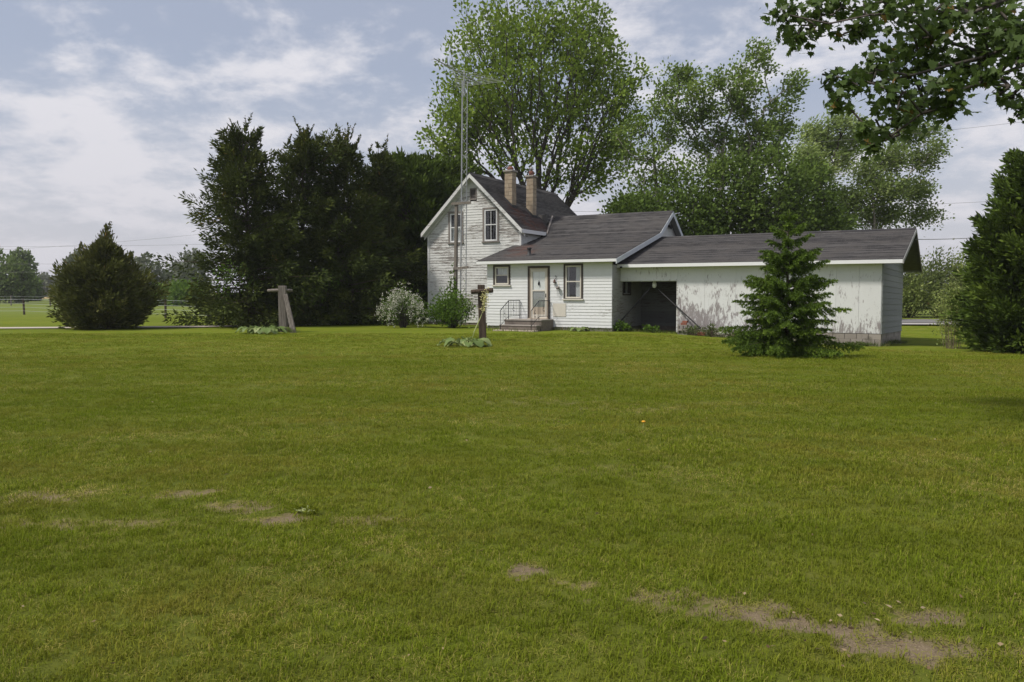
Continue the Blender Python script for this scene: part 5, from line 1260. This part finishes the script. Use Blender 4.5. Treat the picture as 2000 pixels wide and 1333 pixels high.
# ------------------------------------------------------------------ maple overhanging from the right
def near_maple():
    rng = np.random.RandomState(77); base = np.array([9.6, 11.6, 0.0])
    root = empty('maple_tree', base, 0, 'maple whose leafy branches hang into the upper right corner', 'tree')
    blobs = [(1528, 22, 26, 34), (1560, 48, 30, 46), (1600, 22, 36, 60), (1556, 78, 17, 20), (1640, 10, 34, 50), (1690, 35, 30, 40), (1672, 62, 18, 22), (1725, 8, 26, 34),
             (1770, 20, 40, 75), (1825, 30, 42, 85), (1815, 75, 34, 60), (1885, 12, 38, 62), (1945, 20, 40, 75), (1985, 55, 36, 65), (1930, 58, 26, 32), (1775, 100, 40, 85), (1725, 118, 26, 38), (1700, 150, 26, 36), (1662, 158, 24, 34), (1622, 152, 15, 16),
             (1785, 150, 40, 80), (1745, 185, 32, 48), (1835, 172, 34, 55), (1800, 215, 34, 58), (1850, 212, 24, 32), (1758, 235, 28, 38), (1720, 255, 14, 14), (1905, 105, 38, 70), (1875, 148, 32, 52), (1955, 92, 36, 66), (1992, 120, 30, 46), (1930, 145, 18, 20),
             (1633, 200, 16, 20), (1690, 250, 18, 22), (1702, 287, 17, 22), (1950, 182, 16, 16), (1972, 196, 14, 14), (1998, 212, 18, 22), (2050, 60, 60, 90), (2060, 160, 50, 70), (2110, 40, 60, 80)]
    C_, P, tone = [], [], []
    for px, py, r, n in blobs:
        n = int(n * 1.9); Y = rng.uniform(8.8, 10.4); c = at(px, py, Y) - base; rm = r / FPX * Y
        C_.append(c + np.array([0, 0, rm * .15])); q = c + rng.normal(size=(n, 3)) * np.array([rm * .62, rm * .62, rm * .60]); P.append(q); tone += [rng.rand()] * n
        C_ += [c + rng.normal(size=3) * rm * .5 for _ in range(3)]
    for _ in range(26):                             # crown above the frame
        c = np.array([rng.uniform(-3.2, 3.5), rng.uniform(-2.6, 3), rng.uniform(6.4, 10.5)]); n = 70
        C_.append(c); P.append(c + rng.normal(size=(n, 3)) * np.array([.55, .55, .4])); tone += [rng.rand()] * n
    P = np.concatenate(P); tone = np.array(tone)
    T = [np.array([0, 0, -.1]), np.array([0, 0, 1.8]), np.array([-.1, 0, 3.3]), np.array([-.35, -.1, 4.5]), np.array([-.4, 0, 6.2])]
    tp = [0, 0, 1, 2, 3]
    for Yl, path in ((9.6, ((2150, -40), (2020, -15), (1900, 15), (1800, 30), (1700, 32), (1620, 38), (1545, 40))), (9.4, ((2160, 40), (2040, 62), (1930, 100), (1850, 135), (1780, 150), (1700, 155), (1635, 160))), (9.2, ((2180, 95), (2060, 110), (1950, 138), (1870, 185), (1800, 225), (1740, 258), (1703, 282)))):
        prev = 3
        for k, (a, b_) in enumerate(path):
            T.append(at(a, b_, Yl + .25 * math.sin(k * 1.3)) - base + np.array([0, 0, .06 * math.sin(k * 2.3)])); tp.append(prev); prev = len(T) - 1
    arr, par, r, kids = grow(T, tp, np.array(C_), .15, rng, .0055, 1.75, .08)
    rs_ = r * .2 / r[0]; far_ = np.linalg.norm(arr[:, :2], axis=1)
    rs_ = np.minimum(rs_, np.interp(far_, [0, 1.5, 3.2, 6.5], [.2, .075, .032, .010])); rs_[0] = .2
    wood_mesh('trunk', arr, par, rs_, M['bark'], root)
    # maple leaf outline: five lobes
    lob = [(0, 0), (.18, .06), (.46, -.02), (.40, .18), (.60, .34), (.36, .40), (.42, .60), (.20, .56), (.0, 1.0)]
    out = lob + [(-x, y) for x, y in lob[-2:0:-1]]
    meshes = []
    def leaf_shape(seed):
        k = np.random.RandomState(seed); cu, tw = k.uniform(-.25, .35), k.uniform(-.3, .3); V = [(0, .38, 0)] + [(x, y, -cu * (x * x + .5 * (y - .3) ** 2) + tw * x * (y - .3) + k.uniform(-.03, .03)) for x, y in out]
        n = len(out); return np.array(V), np.array([(0, 1 + i, 1 + (i + 1) % n) for i in range(n)])
    shapes = [leaf_shape(s) for s in range(6)]
    nL = len(P); Yw = P[:, 1] + base[1]; Xw = P[:, 0] + base[0]; Zw = P[:, 2] + base[2]
    pxs = 1000 + Xw / Yw * FPX; pys = HORIZON - (Zw - CAM_H) / Yw * FPX
    size = rng.uniform(.068, .125, nL)
    view = (pxs > 1490) & (pxs < 1998) & (pys > 2) & (pys < 320)
    score = np.where(view, size / Yw, -1); top = set(np.argsort(-score)[:300].tolist())
    for s, (V, F_) in enumerate(shapes):
        o = mesh_np('leaf', V, F_, M['l_near'], None, attrs={'tint': np.full(len(V), [.1, .3, .45, .6, .8, .968][s])}, smooth_shade=False)
        meshes.append(o.data); bpy.data.objects.remove(o)
    Vs, Fs, Ts, cnt = [], [], [], 0
    ax = unit(rng.normal(size=(nL, 3)) * .55 + np.array([.45, .1, -.55])); nn = unit(rng.normal(size=(nL, 3)) * .55 + np.array([0, -.35, .75]))
    for i in range(nL):
        y = Vector(ax[i]); z = Vector(nn[i]); x = y.cross(z).normalized(); z = x.cross(y)
        s = 5 if rng.rand() < .012 else int(np.clip(int(tone[i] * 3 + rng.rand() * 2.5), 0, 4))
        if i in top:
            o = bpy.data.objects.new('leaf', meshes[s]); link(o, root)
            o.matrix_local = Matrix.Translation(Vector(P[i])) @ Matrix((x, y, z)).transposed().to_4x4() @ Matrix.Scale(size[i], 4)
        else:
            V, F_ = shapes[s]; R_ = np.array([x, y, z]); Vs.append(P[i] + (V * size[i]) @ R_); Fs.append(F_ + cnt); cnt += len(V); Ts += [[.1, .3, .45, .6, .8, .968][s]] * len(V)
    tag(mesh_np('foliage', np.concatenate(Vs), np.concatenate(Fs), M['l_near'], root, attrs={'tint': Ts}), kind='stuff')
near_maple()

# ------------------------------------------------------------------ far trees at the left
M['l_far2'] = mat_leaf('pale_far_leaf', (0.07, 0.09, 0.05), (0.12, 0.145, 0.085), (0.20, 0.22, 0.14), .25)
far = [(18, 120, 545, 3.0, 3.3, 'l_far', 'green round tree at the far left edge beyond the fence'), (-30, 130, 530, 4, 4.0, 'l_far', 'green tree cut by the left edge of the picture'), (43, 165, 522, 2.3, 3.6, 'l_far', 'tall narrow tree rising behind the far left trees'), (48, 150, 565, 2.6, 2.6, 'l_dark', 'low dark tree under the tall narrow far tree'),
       (85, 290, 558, 6.0, 3.6, 'l_far2', 'hazy grey-green clump between the far left trees and the juniper'), (120, 300, 566, 5, 2.6, 'l_far2', 'hazy low trees just left of the juniper'), (150, 150, 535, 2.2, 4.0, 'l_far2', 'pale tree peeking out behind the left side of the juniper'), (282, 140, 540, 3.6, 4.3, 'l_far2', 'pale twiggy tree right of the juniper'),
       (345, 170, 546, 2.8, 3.6, 'l_far2', 'pale slim far tree between juniper and cedars'), (378, 165, 535, 3.2, 5.0, 'l_far2', 'pale tall far tree touching the left cedar'), (320, 260, 562, 6, 3.0, 'l_far2', 'hazy blue-green trees on the horizon between juniper and cedars'), (230, 250, 560, 7, 3.2, 'l_far2', 'hazy far trees behind the juniper'),
       (365, 95, 578, 2.2, 1.5, 'l_bush', 'bright yellow-green bush beyond the fence beside the cedars'), (325, 100, 580, 2.0, 1.1, 'l_bush', 'low green bush beyond the fence left of the cedars')]
for k, (px, Y, cy, rx, ry, mt, lab) in enumerate(far):
    c = at(px, cy, Y); b = np.array([c[0], Y, 0.0])
    zt = max(c[2] - ry * .8, .6)
    broadleaf('far_tree' if ry > 2 else 'far_bush', lab, b, [b, b + (0, 0, zt * .6), b + (0, 0, zt)], [(c, (rx, rx * .8, ry), 1), (c + (rx * .2, 0, -ry * .55), (rx * .9, rx * .7, ry * .5), .5)], 150, 22, (.0036 * Y + .12, .0015 * Y + .05), M[mt], M['bark'], 200 + k, .12 + .04 * ry, .5, (.3, 0, .1), .18 + .0016 * Y, cat='tree' if ry > 2 else 'bush', minr=.02)

# ------------------------------------------------------------------ pasture fences
def fence(label, p0, p1, n, h, rails, seed, r=.075):
    rng = random.Random(seed); p0, p1 = np.array(p0, float), np.array(p1, float)
    root = empty('wire_fence', (*p0, 0), 0, label, 'fence'); d = p1 - p0
    for k in range(n + 1):
        q = d * k / n; t = rng.uniform(-.04, .04)
        MB().tube([(q[0], q[1], -.2), (q[0] + t, q[1], h * rng.uniform(.97, 1.05))], [r, r * .9], 7).build('post', M['post_wood'] if k % 2 else M['post_dark'], root)
    for z in rails:
        pts = []
        for k in range(n * 4 + 1):
            q = d * k / (n * 4); pts.append((q[0], q[1] - r - .012, z - .05 * math.sin(math.pi * (k % 4) / 4)))
        MB().tube(pts, .008, 4).build('wire', M['tape'], root)
fence('near pasture fence with pale wires and wooden posts at the left', (-63.1, 74.2), (-7.9, 41.8), 8, 1.2, (1.12, .80, .55, .28), 1)
fence('farther pasture fence running across behind the near one', (-90, 105), (-12, 88), 14, 1.25, (1.15, .8, .45), 2, .09)

# ------------------------------------------------------------------ overhead wires and their poles
def wire(label, a, b, sag_, r=.009):
    a, b = np.array(a, float), np.array(b, float); o = empty('overhead_wire', a, 0, label, 'wire')
    MB().tube([tuple((b - a) * t - np.array([0, 0, sag_ * 4 * t * (1 - t)])) for t in np.linspace(0, 1, 25)], r, 4).build('cable', M['wire'], o)
def upole(label, p, h):
    o = empty('utility_pole', (*p, float(gz(*p)) - .1), 0, label, 'pole')
    MB().tube([(0, 0, 0), (0, 0, h)], [.16, .11], 9).build('shaft', M['post_wood'], o)
    MB().box(-1.1, 1.1, -.06, .06, h - .7, h - .55).build('crossarm', M['post_wood'], o)
    for x in (-1, 0, 1): MB().lathe([(.03, 0), (.06, .04), (.05, .1), (.02, .13)], 8, (x * .95, 0, h - .55)).build('insulator', M['steel'], o)
upole('wooden utility pole hidden behind the cedars', (-16, 74), 8.2); upole('wooden utility pole beyond the left edge of the picture', (-78, 80), 7.6)
yy = lambda px, py, Y: at(px, py, Y)[2]
wire('uppermost overhead wire left of the cedars', (-78, 80, yy(0, 474, 80)), (-16, 74, yy(390, 474, 74) + .2), .5)
wire('overhead wire rising to the right behind the left cedar', (-78, 80, yy(0, 495, 80)), (-16, 74, yy(600, 425, 74)), 1.2)
wire('overhead wire just above the juniper shoulder', (-78, 80, yy(0, 509, 80)), (-16, 74, yy(390, 507, 74)), .4)
wire('lowest overhead wire above the far trees', (-78, 80, yy(0, 527, 80)), (-16, 74, yy(390, 516, 74)), .5)
upole('wooden utility pole beyond the right edge of the picture', (42, 50), 13.5); upole('wooden utility pole hidden behind the big maple', (-4, 62), 13.5)
wire('highest overhead wire in the right-hand sky', (-4, 62, 12.2), (42, 50, yy(2000, 265, 50) + 2.2), 1.0)
wire('middle overhead wire right of the poplar', (-4, 62, 8.0), (42, 50, 8.0), .6)
gp = hw(10.75, 5.5, 4.12)
wire('service wire running from the garage gable peak to the right', (gp[0] + .05, gp[1], yy(1792, 468, gp[1])), (42, 50, 8.4), .9, .014)

# ------------------------------------------------------------------ small things on the lawn
dn = onground(1256, 837)
dd_ = empty('dandelion', dn, 0, 'single orange-yellow dandelion in the middle of the lawn', 'flower')
MB().tube([(0, 0, 0), (.005, 0, .07)], .003, 5).build('stem', M['stalk'], dd_)
MB().lathe([(.005, 0), (.02, .006), (.026, .014), (.016, .022), (.004, .024)], 12, (.005, 0, .068)).build('flower_head', mat_plain('dandelion_yellow', (.75, .36, .03), .7, .2, 60), dd_, True)
rng = np.random.RandomState(12); n = 150
y = np.sqrt(rng.uniform(3.2 ** 2, 14 ** 2, n)); x = rng.uniform(-.66, .66, n) * y
k = rng.rand(n) < .5; w_i = rng.randint(0, 6, n); x = np.where(k, np.array([w[0] for w in WORN])[w_i] + rng.normal(size=n) * .35, x); y = np.where(k, np.array([w[1] for w in WORN])[w_i] + rng.normal(size=n) * .2, y)
p = np.stack([x, y, gz(x, y) + .022 + rng.rand(n) * .015], -1); d = rng.normal(size=(n, 3)) * np.array([1, 1, .15])
M['litter'] = mat_leaf('dry_leaf_litter', (.11, .07, .04), (.22, .16, .09), (.36, .29, .19), .1, .8)
tag(leaf_cards('leaf_litter', p, d, rng.uniform(.015, .04, n), rng.uniform(.004, .010, n), M['litter'], None, rng), 'scattered dry leaves and straw bits on the lawn', kind='stuff')
for kk, (px, py, s, lab) in enumerate(((602, 1002, .16, 'bright green weed tuft at the left bare spot'),)):
    q = onground(px, py); shrub('weed_tuft', lab, q, s * .8, s * .6, s * .32, 220, (.055, .004), M['grass'], 300 + kk, 6, 'plant', stem_mat=M['stalk'])

def wall_grass():
    rng = np.random.RandomState(61); P = []
    for (u0, d0, u1, d1, n, sp_) in ((-6.0, -.10, -4.6, -.10, 260, .10), (-2.6, -.10, .1, -.10, 520, .10), (.1, .55, 2.5, .60, 300, .14), (2.6, .62, 10.1, .62, 1500, .16), (10.2, .8, 10.35, 9.4, 700, .14), (-4.7, -2.05, -2.5, -2.05, 160, .08)):
        t = rng.rand(n); u = u0 + (u1 - u0) * t + rng.normal(size=n) * sp_ * .6; d = d0 + (d1 - d0) * t - np.abs(rng.normal(size=n)) * sp_
        for a, b_ in zip(u, d): q = hw(a, b_); P.append((q[0], q[1], float(gz(q[0], q[1])) - .01))
    for cx, cy, r in ((-9.35, 32.5, .3), (-.97, 26.1, .28), (-8.86, 32.0, .2)):
        for _ in range(110): P.append((cx + rng.normal() * r * .7, cy + rng.normal() * r * .5, -.01))
    P = np.array(P); n = len(P); d = rng.normal(size=(n, 3)) * .35; d[:, 2] = 1
    tag(leaf_cards('unmown_grass', P, d, rng.uniform(.08, .24, n), rng.uniform(.004, .008, n), M['l_weed'], None, rng), 'longer unmown grass along the foot of walls and posts', kind='stuff')
wall_grass()
# ------------------------------------------------------------------ summer haze
hz_t = NT('summer_haze'); hz_t.n.remove(hz_t.b)
vol = hz_t.n.new('ShaderNodeVolumePrincipled'); vol.inputs['Color'].default_value = (.93, .95, 1, 1); vol.inputs['Density'].default_value = 0.0003; vol.inputs['Anisotropy'].default_value = .2
hz_t.l.new(vol.outputs[0], hz_t.out.inputs['Volume'])
hzo = MB().box(-420, 420, -30, 460, -2.2, 24).build('haze', hz_t.m)
tag(hzo, 'thin summer haze paling the far trees', kind='stuff')
